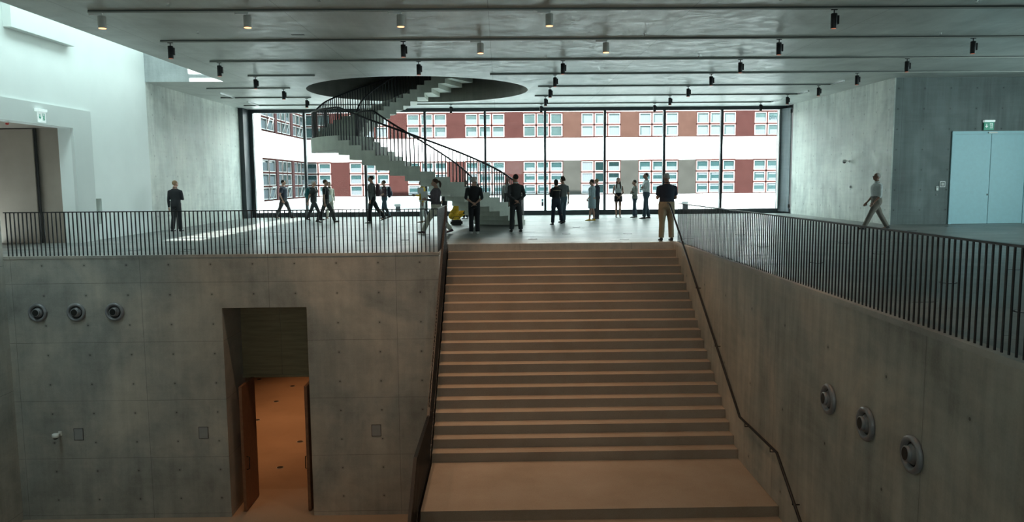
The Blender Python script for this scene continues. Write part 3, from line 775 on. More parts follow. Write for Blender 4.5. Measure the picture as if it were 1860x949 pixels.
# ------------------------------------------------------------------ buildings across the courtyard
structure(MB().box(-40, 50, 37, 60, -1.3, -1.0).obj('floor_courtyard', 'ground'))
YFc = 48.0
bl = thing('facade_building', (0, YFc, -1), 'white office building with red bands of gridded windows across the courtyard', 'building')
mb = MB(); WALLZ = [(-1, .72), (2.86, 4.25), (5.86, 9.2)]
for z0, z1 in WALLZ: mb.box(-40, 30, 0, 6, z0+1, z1+1)
mb.obj('wall', 'f_white', bl)
mb = MB().box(-40, 30, .35, .5, 1.5, 7.2); mb.obj('inner_wall', 'dark', bl)
cen = [-11.7+3.6*i for i in range(10)]
pc_low = ['f_red', 'f_red', 'f_red', 'f_red', 'f_grey', 'f_grey', 'f_grey', 'f_red', 'f_red']
pc_up = ['f_red', 'f_red', 'f_red', 'f_red', 'f_pink', 'f_pink', 'f_pink', 'f_red', 'f_red']
for i in range(9):
    a0, a1 = cen[i]+1.25, cen[i+1]-1.25
    MB().box(a0, a1, .0, .3, 1.72, 3.86).obj('pier', pc_low[i], bl)
    MB().box(a0, a1, .0, .3, 5.25, 6.86).obj('pier', pc_up[i], bl)
def fwindow(par, cx, w_, z0, z1, nc, nr, curtain, mat='f_pane', open_one=False):
    """window set in the x-z plane at local y=0 (front to -y)"""
    h = z1-z0
    wd = MB().box(cx-w_/2, cx+w_/2, .02, .14, z0-.06, z0+.03).box(cx-w_/2, cx+w_/2, -.03, .14, z1-.03, z1+.04)
    for i in range(nc+1):
        q = cx-w_/2+w_*i/nc; wd.box(max(q-.045, cx-w_/2), min(q+.045, cx+w_/2), .02, .14, z0, z1)
    for j in range(nr+1):
        q = z0+h*j/nr; wd.box(cx-w_/2, cx+w_/2, .02, .14, max(q-.045, z0), min(q+.045, z1))
    wd = wd.obj('window', 'f_surround', par)
    sash = MB()
    for i in range(nc):
        for j in range(nr):
            a0, a1 = cx-w_/2+w_*i/nc+.045, cx-w_/2+w_*(i+1)/nc-.045; b0, b1 = z0+h*j/nr+.045, z0+h*(j+1)/nr-.045; s_ = .05
            sash.box(a0, a0+s_, .03, .10, b0, b1).box(a1-s_, a1, .03, .10, b0, b1).box(a0+s_, a1-s_, .03, .10, b0, b0+s_).box(a0+s_, a1-s_, .03, .10, b1-s_, b1)
    sash.obj('sash', 'f_sash', wd)
    MB().box(cx-w_/2+.03, cx+w_/2-.03, .11, .12, z0+.02, z1-.02).obj('pane', mat, wd)
    if curtain is not None:
        cu = MB(); rnd = random.Random(int(cx*10+z0*100))
        for i in range(nc):
            a0, a1 = cx-w_/2+w_*i/nc+.1, cx-w_/2+w_*(i+1)/nc-.1
            for j in range(nr):
                b0, b1 = z0+h*j/nr+.1, z0+h*(j+1)/nr-.1; hh = b1-b0
                if curtain == 'low': segs_ = [(b0, b0+hh*.52)]
                elif curtain == 'blind': segs_ = [(b0, b0+hh*.42)] if j == nr-1 else [(b0, b0+hh*.30), (b0+hh*.72, b1)]
                elif curtain == 'half': segs_ = [(b0, b1)] if i == 0 else ([] if i == 1 else [(b0, b0+hh*.5)])
                else: segs_ = [(b0, b0+hh*.85)]
                xa = a0+(.1 if rnd.random() < .4 else 0)
                for q0, q1 in segs_:
                    nn = 10
                    vs = []; 
                    for s_ in range(nn+1):
                        xx = xa+(a1-xa)*s_/nn; dz = .012*(s_ % 2); vs += [(xx, .104+.004*(s_ % 2), q0), (xx, .104+.004*(s_ % 2), q1-dz)]
                    cu.add(vs, [(2*s_, 2*s_+2, 2*s_+3, 2*s_+1) for s_ in range(nn)])
        cu.obj('curtain', 'f_curtain', wd)
    return wd
lowc = ['low', 'low', 'blind', 'blind', 'blind', 'half', 'blind', 'blind', 'blind', 'low']
upc = [None, 'full', 'low', 'low', None, 'full', 'full', 'full', 'low', 'full']
M['f_pane_dark'] = plain('pane_dark', (.005, .013, .014), .2, vary=.2, scale=2, spec=.3)
M['f_pane_light'] = plain('pane_light', (.025, .042, .043), .25, vary=.2, scale=2, spec=.3)
for i, cx in enumerate(cen):
    fwindow(bl, cx, 2.5, 1.74, 3.84, 3, 3, lowc[i], 'f_pane_dark' if i == 5 else 'f_pane')
    fwindow(bl, cx, 2.5, 5.30, 6.80, 3, 2, upc[i], 'f_pane_light')
# partial lettering seen in the upper window at the far right
cu = bpy.data.curves.new('lettering', 'FONT'); cu.body = 'bin'; cu.size = .42; cu.extrude = .004
lt = bpy.data.objects.new('lettering', cu); C.objects.link(lt)
dg = bpy.context.evaluated_depsgraph_get(); me = bpy.data.meshes.new_from_object(lt.evaluated_get(dg)); bpy.data.objects.remove(lt)
lt = bpy.data.objects.new('lettering', me); C.objects.link(lt); lt.parent = bl; me.materials.append(M['f_pane'])
lt.location = (cen[8]-.32, .02, 6.33); lt.rotation_euler = (PI/2, 0, 0); lt['label'] = 'dark lettering bin on an upper window'
# wing on the left
wg = thing('facade_building', (-12.0, 48, -1), 'pale blue shaded building wing with mauve piers at the left of the courtyard', 'building', rz=PI/2)
wg.location.y = 47.95
# local x runs towards +y world, local y towards -x world; origin at the inner corner
mb = MB()
for z0, z1 in ((-1, .68), (2.90, 4.25), (6.4, 9.0)): mb.box(-9.0, 0, 0, 4, z0+1, z1+1)
mb.box(-9.01, -8.75, -.01, 4, 0, 10); mb.box(-.1, .0, -.01, 4, 0, 10)
mb.obj('wall', 'f_white', wg)
MB().box(-8.8, -.05, .35, .5, 1.5, 7.6).obj('inner_wall', 'dark', wg)
for a0, a1 in ((-6.35, -5.95), (-3.2, -2.75), (-.12, 0)):
    MB().box(a0, a1, -.02, .3, 1.68, 3.90).obj('pier', 'f_mauve', wg); MB().box(a0, a1, -.02, .3, 5.25, 7.4).obj('pier', 'f_mauve', wg)
for a0, a1 in ((-8.75, -6.35), (-5.95, -3.2), (-2.75, -.12)):
    for z0, z1, nr in ((1.72, 3.86, 3), (5.30, 7.36, 3)):
        w_ = fwindow(wg, (a0+a1)/2, a1-a0, z0, z1, 2 if a0 < -8 else 3, nr, 'full' if a0 < -8 else 'half', 'f_pane_light')
        # one tilted sash
        q = MB(); xx = (a0+a1)/2; b0, b1 = z0+.06, z0+(z1-z0)/nr-.02; hw = .36
        for s_ in (-1, 1): q.tube([(xx+s_*hw, -.01, b0), (xx+s_*hw, -.22, b1)], .025, 4, False)
        q.tube([(xx-hw, -.22, b1), (xx+hw, -.22, b1)], .025, 4, False); q.tube([(xx-hw, -.01, b0), (xx+hw, -.01, b0)], .025, 4, False)
        q.obj('tilted_sash', 'f_sash', w_)
# small fittings outside the glass
def flood(loc, label, rz=0):
    t = thing('outdoor_floodlight', loc, label, 'floodlight', rz=rz)
    MB().lathe([(.09, 0), (.09, .02), (.02, .03), (.02, .55)], (0, 0, 0), n=12).obj('pole', 'grey', t)
    MB().box(-.18, .18, -.10, .10, .55, .72).obj('head', 'grey', t, bevel=.02); MB().box(-.2, .0, -.16, -.1, .62, .70).obj('visor', 'dark', t)
    MB().box(.16, .3, -.05, .05, .66, .82).obj('gearbox', 'grey', t, bevel=.01)
flood((14.5, 44.5, -1), 'small grey floodlight on a stand outside at the right', .4)
flood((-9.2, 44.5, -1), 'small grey floodlight on a stand outside at the left', -.3)
for x, y, lab in ((-5.0, 37.6, 'low pale lamp box outside behind the walking backpackers'), (9.1, 37.6, 'low pale lamp box outside behind the man in the polo shirt')):
    t = thing('outdoor_lamp', (x, y, -1), lab, 'lamp')
    MB().box(-.11, .11, -.07, .07, 0, 1.42).obj('post', 'f_curtain', t); MB().box(-.17, .14, -.10, .10, 1.42, 1.54).obj('cap', 'grey', t, bevel=.01)
t = thing('notice_sheet', (2.0, YW-.02, .42), 'small blue and white notice stuck low on the glass front', 'notice')
MB().box(-.05, .05, -.01, 0, 0, .2).obj('lower_sheet', 'f_curtain', t); MB().box(-.05, .05, -.01, 0, .21, .34).obj('upper_sheet', 'bluedoor', t)
# ------------------------------------------------------------------ people
def cloth(name, col, rough=.85): M[name] = plain(name, col, rough, vary=.10, scale=14, bump=.25)
M['skin'] = plain('skin', (.36, .20, .145), .55, vary=.04); M['skin_dark'] = plain('skin_tan', (.22, .115, .08), .55, vary=.04)
M['eye'] = plain('eye', (.03, .02, .02), .3); M['lip'] = plain('lip', (.30, .10, .09), .5)
for n_, c_ in dict(c_black=(.012, .013, .016), c_navy=(.018, .026, .045), c_charcoal=(.03, .033, .036), c_grey=(.11, .12, .12), c_darkgrey=(.05, .05, .052),
                   c_white=(.55, .58, .58), c_cream=(.52, .50, .42), c_beige=(.30, .24, .16), c_taupe=(.19, .165, .14), c_teal=(.01, .11, .12), c_jeans=(.045, .075, .10),
                   c_lightblue=(.30, .38, .42), c_yellow=(.62, .38, .02), c_mauve=(.105, .085, .10), c_checks=(.22, .22, .20), c_maroon=(.08, .045, .055),
                   c_hair_dark=(.012, .009, .007), c_hair_brown=(.05, .028, .017), c_hair_grey=(.40, .38, .36), c_hair_fair=(.24, .15, .08), c_shoe=(.015, .014, .014), c_tan=(.16, .10, .06), c_shoewhite=(.45, .45, .43)).items():
    cloth(n_, c_, .55 if 'shoe' in n_ else .85)
# striped cloth
def stripes(name, c1, c2, per, axis):
    m, nt, bs = newmat(name); g = G(nt); tc = nt.nodes.new('ShaderNodeTexCoord'); sx = nt.nodes.new('ShaderNodeSeparateXYZ')
    nt.links.new(tc.outputs['Object'], sx.inputs[0])
    f_ = g.m('LESS_THAN', g.m('PINGPONG', sx.outputs[axis], per/2), per*.2)
    nt.links.new(g.mixc(f_, c1, c2), bs.inputs['Base Color']); bs.inputs['Roughness'].default_value = .85; M[name] = m
stripes('c_vstripe', (.25, .30, .31), (.60, .62, .62), .09, 0)

def solid(pieces, name, mat, parent, voxel=.016, smooth_it=4):
    """joins closed lofts into one continuous surface"""
    mb = MB()
    for p in pieces: p(mb)
    me = mb.mesh(name); o = bpy.data.objects.new(name, me); C.objects.link(o)
    rm = o.modifiers.new('r', 'REMESH'); rm.mode = 'VOXEL'; rm.voxel_size = voxel; rm.use_smooth_shade = True
    sm = o.modifiers.new('s', 'SMOOTH'); sm.iterations = smooth_it; sm.factor = .5
    dg = bpy.context.evaluated_depsgraph_get(); me2 = bpy.data.meshes.new_from_object(o.evaluated_get(dg))
    o.modifiers.clear(); o.data = me2; bpy.data.meshes.remove(me)
    for p in me2.polygons: p.use_smooth = True
    me2.name = name; me2.materials.clear(); me2.materials.append(M[mat]); o.parent = parent
    return o
def T(pts, rs, n=12):
    return lambda mb: mb.tube(pts, rs, n)
def E_(c, r, rot=None): return lambda mb: mb.ell(c, r, 14, 10, rot)
def V3(*q): return Vector(q)

def torso_rings(p, infl, z0, z1, spineoff):
    """elliptical rings of the trunk between heights z0 and z1 (fractions of the height)"""
    K = p['K']; out = []
    zs = [z0+(z1-z0)*i/11 for i in range(12)]
    for z in zs:
        for (a, b) in zip(K[:-1], K[1:]):
            if a[0] <= z <= b[0]+1e-9:
                t = (z-a[0])/(b[0]-a[0]); t = t*t*(3-2*t)
                rx, ry, cy = [a[i]+(b[i]-a[i])*t for i in (1, 2, 3)]; break
        else: rx, ry, cy = K[-1][1:] if z > K[-1][0] else K[0][1:]
        out.append((z, rx+infl, ry+infl, cy+spineoff(z)))
    return out
def trunk(p, infl, z0, z1):
    H = p['H']; so = p['spine']
    def f(mb):
        rings = []; n = 20
        for z, rx, ry, cy in torso_rings(p, infl, z0, z1, so):
            rings.append([Vector((math.copysign(abs(math.cos(2*PI*k/n))**.85, math.cos(2*PI*k/n))*rx*H, (cy+math.sin(2*PI*k/n)*ry)*H, z*H)) for k in range(n)])
        mb.ring_loft(rings)
    return f

def person(x, y, rz, H, label, group=None, sex='m', build=1.0, top='c_black', sleeve='short', hem=.56, bottom='c_black', lower='trousers', shoes='c_shoe',
           legs=((0, 0), (0, 0)), stance=.05, arms=('hang', 'hang'), hair='short', hairc='c_hair_dark', skin='skin', headyaw=0, headpitch=0, lean=0.0,
           voxel=.016, collar=None, jacket=None, belt=None, crouch=None, glasses=False, sash=None):
    root = thing('person', (x, y, 0), label, 'person', group, rz)
    fem = sex == 'f'
    w = build
    hipw = (.098 if fem else .094)*w; wst = (.066 if fem else .080)*w; chs = (.086 if fem else .098)*w; shw = (.098 if fem else .112)
    belly = (.062 if fem else .070)*w
    K = [(.44, hipw*.55, .045, -.005), (.50, hipw*.97, .068*w, -.008), (.54, hipw, .070*w, -.008), (.63, wst, belly*.86, .0), (.70, (wst+chs)/2, belly*.95, .002), (.755, chs, .070*w, .002),
         (.797, shw*.84, .058*w, -.006), (.824, shw*.50, .045, -.010), (.842, .042, .036, -.010), (.885, .033, .034, .002)]
    sp = lambda z: lean*max(0, z-.52)
    p = dict(H=H, K=K, spine=sp)
    # legs
    hipz = .515; J = {}
    L = []
    for s, (sw, kn) in zip((-1, 1), legs):
        a_ = math.radians(sw); b_ = math.radians(sw-kn)
        hip = V3(s*.048*w, 0, hipz); knee = hip+V3(s*(stance-.05)*.5, math.sin(a_), -math.cos(a_))*.24 if False else hip+V3(s*(stance-.048)*.5, math.sin(a_)*.24, -math.cos(a_)*.24)
        ank = knee+V3(s*(stance-.048)*.5, math.sin(b_)*.235, -math.cos(b_)*.235)
        fp = math.radians(max(0, kn*.55-4)+max(0, -sw)*.5) if kn > 12 or sw < -8 else (-math.radians(12) if sw > 16 else 0)
        L.append((hip, knee, ank, fp, s))
    lowest = 9
    for hip, knee, ank, fp, s in L:
        heel = ank+V3(0, -.03*math.cos(fp), -.036+.03*math.sin(-fp)*-1*0)
        for q in (V3(0, -.028, -.04), V3(0, .10, -.04)):
            r_ = V3(0, q.y*math.cos(fp)+q.z*math.sin(fp), -q.y*math.sin(fp)+q.z*math.cos(fp)); lowest = min(lowest, (ank+r_).z)
    dz = -lowest
    up_ = V3(0, 0, dz)
    # arms
    A = []
    for s, kind in zip((-1, 1), arms):
        S = V3(s*shw*.96, sp(.80)-.008, .785)
        k = {'hang': (V3(.028, -.012, -.165), V3(.008, .022, -.150)), 'fwd': (V3(.02, .055, -.155), V3(0, .085, -.125)), 'back': (V3(.02, -.07, -.15), V3(0, -.03, -.148)),
             'behind': (V3(.035, -.055, -.155), None), 'fold': (V3(.03, .03, -.155), None), 'clasp': (V3(.03, .0, -.165), None), 'hold': (V3(.03, .01, -.165), V3(-.03, .145, .02)),
             'phone': (V3(.03, .02, -.16), V3(-.05, .12, .07)), 'pocket': (V3(.06, -.035, -.155), V3(-.03, .05, -.135)), 'face': (V3(.03, .06, -.14), V3(-.06, .09, .12)), 'reach': (V3(.02, .0, -.165), V3(-.01, .105, -.115))}[kind]
        el = S+V3(s*k[0].x, k[0].y, k[0].z)
        if kind == 'behind': wr = V3(s*.028, -.098*w+sp(.55), .535 if s > 0 else .55)
        elif kind == 'fold': wr = V3(-s*.045, .105*w+sp(.7), .665+.018*s)
        elif kind == 'clasp': wr = V3(s*.022, .095*w+sp(.55), .525)
        else: wr = el+V3(s*k[1].x, k[1].y, k[1].z)
        d = (wr-el).normalized(); hd = d
        if kind == 'behind': hd = V3(-s*.75, 0, -.6).normalized()
        if kind == 'clasp': hd = V3(-s*.6, .1, -.75).normalized()
        if kind == 'fold': hd = V3(-s*.95, -.25, .05).normalized()
        A.append((S, el, wr, hd, s, kind))
    # all joints to metres
    m_ = lambda q: (q+up_)*H
    pz = dict(p); zoff = dz*H
    holder = bpy.data.objects.new('pose', None)
    bpy.data.objects.remove(holder)
    # head frame
    hc = V3(0, sp(.93)+.012, .932); Rh = Matrix.Rotation(math.radians(headyaw), 3, 'Z') @ Matrix.Rotation(math.radians(headpitch), 3, 'X')
    hp = lambda q: ((hc-V3(0, .01, .05))+(Rh @ (V3(*q)+V3(0, .01, .05)))+up_)*H
    def shift(fn):
        def f(mb):
            k = len(mb.v); fn(mb); mb.v[k:] = [(q[0], q[1], q[2]+zoff) for q in mb.v[k:]]
        return f
    body = [shift(trunk(p, 0, .445, .885))]
    body += [lambda mb: mb.ell(hp((0, -.006, .012)), (.0425*H, .055*H, .054*H), 18, 12, Rh), lambda mb: mb.ell(hp((0, .010, -.022)), (.034*H, .043*H, .043*H), 16, 10, Rh),
             T([hp((0, .046, .004)), hp((0, .060, -.018)), hp((0, .050, -.024))], [.006*H, .009*H, .006*H], 8), lambda mb: mb.ell(hp((0, .046, -.040)), (.016*H, .012*H, .012*H), 10, 6, Rh),
             lambda mb: mb.ell(hp((-.043, -.004, -.008)), (.006*H, .013*H, .018*H), 8, 6, Rh), lambda mb: mb.ell(hp((.043, -.004, -.008)), (.006*H, .013*H, .018*H), 8, 6, Rh)]
    lk = .72 if lower == 'trousers' else 1.0
    for hip, knee, ank, fp, s in L:
        mid = (knee+ank)/2+V3(0, -.008, .035)
        body.append(T([m_(hip+V3(0, 0, .03)), m_((hip+knee)/2+V3(0, .004, .02)), m_(knee), m_(mid), m_(ank), m_(ank+V3(0, 0, -.02))],
                      [.050*w*H*lk, .045*w*H*lk, .030*H*lk, .031*H*lk, .019*H*lk, .020*H*lk]))
        body.append(T([m_(ank+V3(0, -.02, -.022)), m_(ank+V3(0, .04, -.026)), m_(ank+V3(0, .09, -.032))], [(.020*H, .014*H), (.021*H, .013*H), (.020*H, .008*H)]))
    for S, el, wr, hd, s, kind in A:
        body.append(T([m_(S+V3(-s*.02, 0, .005)), m_(S+V3(s*.008, 0, -.01)), m_((S+el)/2), m_(el), m_(el+(wr-el)*.3), m_(wr), m_(wr+hd*.03)],
                      [.028*H, .029*w*H, .024*w*H, .020*H, .021*H, .0135*H, (.019*H, .012*H)]))
        pc = wr+hd*.028
        body.append(E_(m_(pc), (.020*H, .020*H, .024*H)))
    bo = solid(body, 'body', skin, root, voxel)
    # fingers and thumbs stay separate
    mb = MB(); vb = []
    for S, el, wr, hd, s, kind in A:
        side = hd.cross(V3(s, 0, 0)); side = side.normalized() if side.length > .2 else V3(0, 1, 0)
        curl = hd.cross(side).normalized()*(.5 if kind not in ('hold', 'phone', 'face') else .9)
        base = wr+hd*.044
        for i in range(4):
            q = base+side*(.0105*(i-1.5)); ln = (.040, .047, .044, .034)[i]
            mb.tube([m_(q-hd*.012), m_(q+hd*ln*.45+curl*.003), m_(q+hd*ln*.8+curl*.010), m_(q+hd*ln+curl*.018)], [.0052*H, .0050*H, .0046*H, .0036*H], 7)
        q = wr+hd*.018+side*.019
        mb.tube([m_(q-side*.008), m_(q+side*.012+hd*.014), m_(q+side*.014+hd*.032+curl*.006)], [.0068*H, .0060*H, .0044*H], 7)
    bm = bmesh.new(); bm.from_mesh(bo.data); tmp = mb.mesh('f'); 
    bm.from_mesh(tmp); bm.to_mesh(bo.data); bm.free(); bpy.data.meshes.remove(tmp)
    for q in bo.data.polygons: q.use_smooth = True
    MB().ell(hp((-.017, .0475, .004)), (.0048*H, .004*H, .004*H), 8, 6).ell(hp((.017, .0475, .004)), (.0048*H, .004*H, .004*H), 8, 6).obj('eyes', 'eye', root)
    MB().ell(hp((0, .0505, -.031)), (.012*H, .004*H, .0035*H), 10, 6, Rh).obj('mouth', 'lip', root)
    # trousers / skirt / dress
    IN = .008
    if lower == 'trousers':
        pc = [shift(trunk(p, IN, .452, .605))]
        for hip, knee, ank, fp, s in L:
            d = (ank-knee).normalized()
            pc.append(T([m_(hip+V3(0, 0, .04)), m_(hip+V3(0, -.004, -.03)), m_((hip+knee)/2), m_(knee), m_((knee+ank)/2), m_(ank-d*.004)],
                        [.056*w*H, .056*w*H, .052*w*H, .044*H, .043*H, .040*H]))
        solid(pc, 'trousers', bottom, root, voxel)
    elif lower in ('skirt', 'dress'):
        zt, zb = (.62, .40) if lower == 'skirt' else (.80, .30)
        rings = []; n = 20
        for i in range(9):
            z = zt+(zb-zt)*i/8
            if z > .5: rx, ry = (wst+(hipw-wst)*min(1, (.63-z)/.11)) if z < .63 else wst*1.12, belly
            else: rx, ry = hipw*(1.02 if lower == 'skirt' else 1.06), .072*w
            rx = max(rx, .075) if lower == 'dress' else rx
            rings.append([m_(V3(math.cos(2*PI*k/n)*(rx+IN+.004), math.sin(2*PI*k/n)*(ry+IN+.004)+sp(z), z)) for k in range(n)])
        MB().ring_loft(rings).obj('dress_skirt' if lower == 'dress' else 'skirt', bottom, root)
    # top
    if top:
        pc = [shift(trunk(p, IN+.003, hem, .838))]
        for S, el, wr, hd, s, kind in A:
            if sleeve == 'none': continue
            pts = [m_(S+V3(-s*.03, 0, .006)), m_(S+V3(s*.006, 0, -.004)), m_((S+el)/2)]; rr = [.034*H, .037*w*H, .033*w*H]
            if sleeve == 'short': pts.append(m_(S+(el-S)*.72)); rr.append(.034*w*H)
            elif sleeve == 'elbow': pts += [m_(el), m_(el+(wr-el)*.22)]; rr += [.028*H, .028*H]
            else: pts += [m_(el), m_(el+(wr-el)*.5), m_(wr-(wr-el)*.04)]; rr += [.027*H, .0255*H, .022*H]
            pc.append(T(pts, rr))
        solid(pc, 'jacket' if jacket else 'shirt', top, root, voxel)
        if collar:
            rings = []
            for z, r_ in ((.826, .052), (.845, .044), (.862, .040)):
                rings.append([m_(V3(math.cos(2*PI*k/16)*r_, math.sin(2*PI*k/16)*r_*.95+sp(z)-.004, z)) for k in range(16)])
            MB().ring_loft(rings).obj('collar', collar, root)
    if sash:
        rings = []
        for z in (.752, .768):
            rings.append([m_(V3(math.cos(2*PI*k/20)*(chs+.016), math.sin(2*PI*k/20)*(.070*w+.016)+sp(z), z)) for k in range(20)])
        MB().ring_loft(rings).obj('chest_band', sash, root)
    if belt:
        rings = []
        for z in (.592, .610):
            rings.append([m_(V3(math.cos(2*PI*k/20)*(wst+.016), math.sin(2*PI*k/20)*(belly+.012)+sp(z), z)) for k in range(20)])
        MB().ring_loft(rings).obj('belt', belt, root)
    # shoes
    for hip, knee, ank, fp, s in L:
        def sh(q):
            r_ = V3(q[0], q[1]*math.cos(fp)+q[2]*math.sin(fp), -q[1]*math.sin(fp)+q[2]*math.cos(fp)); return m_(ank+r_)
        rings = []; n = 14
        for yy, rx, top_ in ((-.036, .012, -.012), (-.028, .022, .006), (.0, .024, .008), (.03, .024, -.006), (.065, .028, -.014), (.09, .025, -.022), (.106, .012, -.030)):
            ring = []
            for k in range(n):
                c_, s_ = math.cos(2*PI*k/n), math.sin(2*PI*k/n); zz = -.039+(top_+.039)*(.5+.5*s_) if s_ > -.5 else -.0395
                ring.append(sh((s*.003+c_*rx, yy, zz)))
            rings.append(ring)
        MB().ring_loft(rings).obj('shoe', shoes, root)
    # hair
    if hair:
        hm = [lambda mb: mb.ell(hp((0, -.014, .020)), (.0465*H, .054*H, .052*H), 18, 12, Rh)]
        if hair == 'cropped': hm = [lambda mb: mb.ell(hp((0, -.012, .016)), (.0440*H, .0540*H, .0515*H), 18, 12, Rh)]
        if hair == 'bob': hm += [lambda mb: mb.ell(hp((0, -.020, -.012)), (.052*H, .044*H, .055*H), 16, 10, Rh)]
        if hair in ('long',): hm += [T([hp((0, -.03, .02)), hp((0, -.042, -.04)), m_(V3(0, sp(.8)-.065, .81)), m_(V3(0, sp(.75)-.082*w, .74))], [(.046*H, .03*H), (.050*H, .03*H), (.052*H, .022*H), (.035*H, .014*H)]),
                                     T([hp((.040, .0, -.01)), hp((.045, .01, -.07)), m_(V3(.05, sp(.78)+.065, .77)), m_(V3(.048, sp(.7)+.078, .72))], [.016*H, .018*H, .018*H, .009*H]),
                                     T([hp((-.040, .0, -.01)), hp((-.045, .01, -.07)), m_(V3(-.05, sp(.78)+.065, .77)), m_(V3(-.048, sp(.7)+.078, .72))], [.016*H, .018*H, .018*H, .009*H])]
        if hair == 'ponytail': hm += [T([hp((0, -.055, .022)), hp((0, -.085, .012)), hp((0, -.098, -.03)), hp((0, -.092, -.075)), hp((0, -.088, -.10))], [.014*H, .020*H, .022*H, .016*H, .005*H])]
        if hair == 'curly': hm += [lambda mb, q=q: mb.ell(hp(q), (.026*H,)*3, 10, 7) for q in ((.03, -.02, .045), (-.03, -.02, .045), (0, -.05, .03), (0, .015, .058), (.035, -.035, .0), (-.035, -.035, 0), (0, -.02, .065))]
        solid(hm, 'hair', hairc, root, .011, 3)
    if glasses:
        gm = MB()
        for s in (-1, 1):
            gm.tube([hp((s*.017+math.cos(t_*PI/4)*.012, .056, .004+math.sin(t_*PI/4)*.009)) for t_ in range(9)], .0018*H, 5)
            gm.tube([hp((s*.030, .056, .006)), hp((s*.044, .01, .004))], .0016*H, 5)
        gm.obj('glasses', 'c_shoe', root)
    root['_h'] = H
    J = dict(m=m_, A=A, hp=hp, H=H, w=w)
    del root['_h']
    return root, J
def place(root, name, label, cat):
    t = thing(name, root.location, label, cat, rz=root.rotation_euler.z); return t
def backpack(root, J, mat, label, trim='c_shoe'):
    m_, H = J['m'], J['H']; t = place(root, 'backpack', label, 'backpack')
    base = m_(V3(0, -.085*J['w'], .70)); z0 = base.z; y0 = base.y
    def shell(y_, dy, zc, hz, hx, nm, mt):
        rings = []; n = 20
        for i in range(7):
            u_ = -1+2*i/6; q = (1-abs(u_)**3*.55)
            rings.append([Vector((math.copysign(abs(math.cos(2*PI*k/n))**.6, math.cos(2*PI*k/n))*hx*q, y_+math.copysign(abs(math.sin(2*PI*k/n))**.6, math.sin(2*PI*k/n))*dy*q, zc+u_*hz)) for k in range(n)])
        return MB().ring_loft(rings).obj(nm, mt, t)
    shell(y0-.09, .09, z0-.01, .25, .165, 'pack', mat); shell(y0-.18, .04, z0-.08, .12, .12, 'front_pocket', mat)
    for s in (-1, 1):
        MB().bar([Vector((s*.10, y0-.01, z0+.2)), m_(V3(s*.062, -.03, .842)), m_(V3(s*.062, .068, .815)), m_(V3(s*.075, .088, .74)), m_(V3(s*.095, .045, .66)), Vector((s*.12, y0-.03, z0-.18))], .045, .014).obj('strap', trim, t)
    return t
def sheet(root, J, label, name='paper_sheet', size=(.21, .30), at=None, tilt=0, mat='paper', yaw=0):
    t = place(root, name, label, 'paper'); m_ = J['m']; c_ = m_(at)
    w_, h_ = size; o = MB().box(-w_/2, w_/2, -.004, .004, -h_/2, h_/2).obj('sheets', mat, t); o.location = c_; o.rotation_euler = (tilt, 0, yaw)
    o2 = MB().box(-w_*.32, w_*.32, -.006, -.0045, -h_*.3, h_*.36).obj('print_area', 'signwhite' if False else 'fixture', t); o2.location = c_; o2.rotation_euler = (tilt, 0, yaw)
    return t
WALKA = ((24, 6), (-20, 10)); WALKB = ((-20, 10), (24, 6)); SOFT = ((12, 5), (-10, 12))
LEFT, RIGHT, AWAY, TOWARD = PI/2, -PI/2, 0, PI
# balcony and left part
person(-11.0, 26.2, AWAY-.1, 1.74, 'person in black shirt and trousers, back turned, walking by the left concrete wall', top='c_black', sleeve='long', hem=.575, bottom='c_black', hair='cropped', hairc='c_hair_fair',
       legs=((-4, 12), (6, 4)), arms=('hang', 'fold'), headyaw=-25, collar='c_black')
person(-9.85, 35.1, RIGHT, 1.80, 'heavy person in dark polo shirt walking right by the left end of the glass front', build=1.22, top='c_navy', bottom='c_charcoal', legs=WALKA, arms=('hang', 'pocket'), hairc='c_hair_dark', hem=.54, voxel=.018)
r_, J_ = person(-7.95, 32.9, RIGHT, 1.74, 'person with a teal backpack walking right behind the person in a black T-shirt', top='c_charcoal', bottom='c_charcoal', legs=WALKB, arms=('hang', 'back'), hair='cropped', hairc='c_hair_grey', voxel=.018)
backpack(r_, J_, 'c_teal', 'teal backpack on the person at the left end of the hall')
person(-7.0, 31.0, RIGHT, 1.78, 'person in black T-shirt and grey trousers striding right in front of the teal backpack', top='c_black', bottom='c_darkgrey', legs=WALKA, arms=('hang', 'hang'), hairc='c_hair_brown', headpitch=8, hem=.56, voxel=.018)
r_, J_ = person(-7.65, 34.6, TOWARD+.5, 1.66, 'person in a cream suit carrying a folder, facing into the hall', sex='f', top='c_cream', sleeve='long', hem=.50, bottom='c_cream', legs=SOFT, arms=('hang', 'clasp'), hair='bob', hairc='c_hair_grey', jacket=True, collar='c_black', voxel=.018, shoes='c_tan')
sheet(r_, J_, 'pale folder held by the person in the cream suit', 'folder', (.23, .31), V3(.05, .11, .56), .3)
r_, J_ = person(-5.05, 30.3, LEFT, 1.88, 'tall person with a dark backpack in grey shirt and black trousers walking left', top='c_grey', sleeve='long', bottom='c_black', legs=((8, 4), (-26, 14)), arms=('pocket', 'pocket'), hairc='c_hair_dark', shoes='c_grey')
backpack(r_, J_, 'c_maroon', 'dark maroon backpack on the tall person in the grey shirt')
r_, J_ = person(-5.15, 34.2, LEFT, 1.70, 'smaller person with a navy backpack in dark T-shirt and jeans walking left', top='c_maroon', bottom='c_jeans', legs=((-10, 16), (10, 8)), arms=('hold', 'hang'), hairc='c_hair_brown', voxel=.018)
backpack(r_, J_, 'c_navy', 'navy backpack on the smaller person in jeans', 'c_grey')
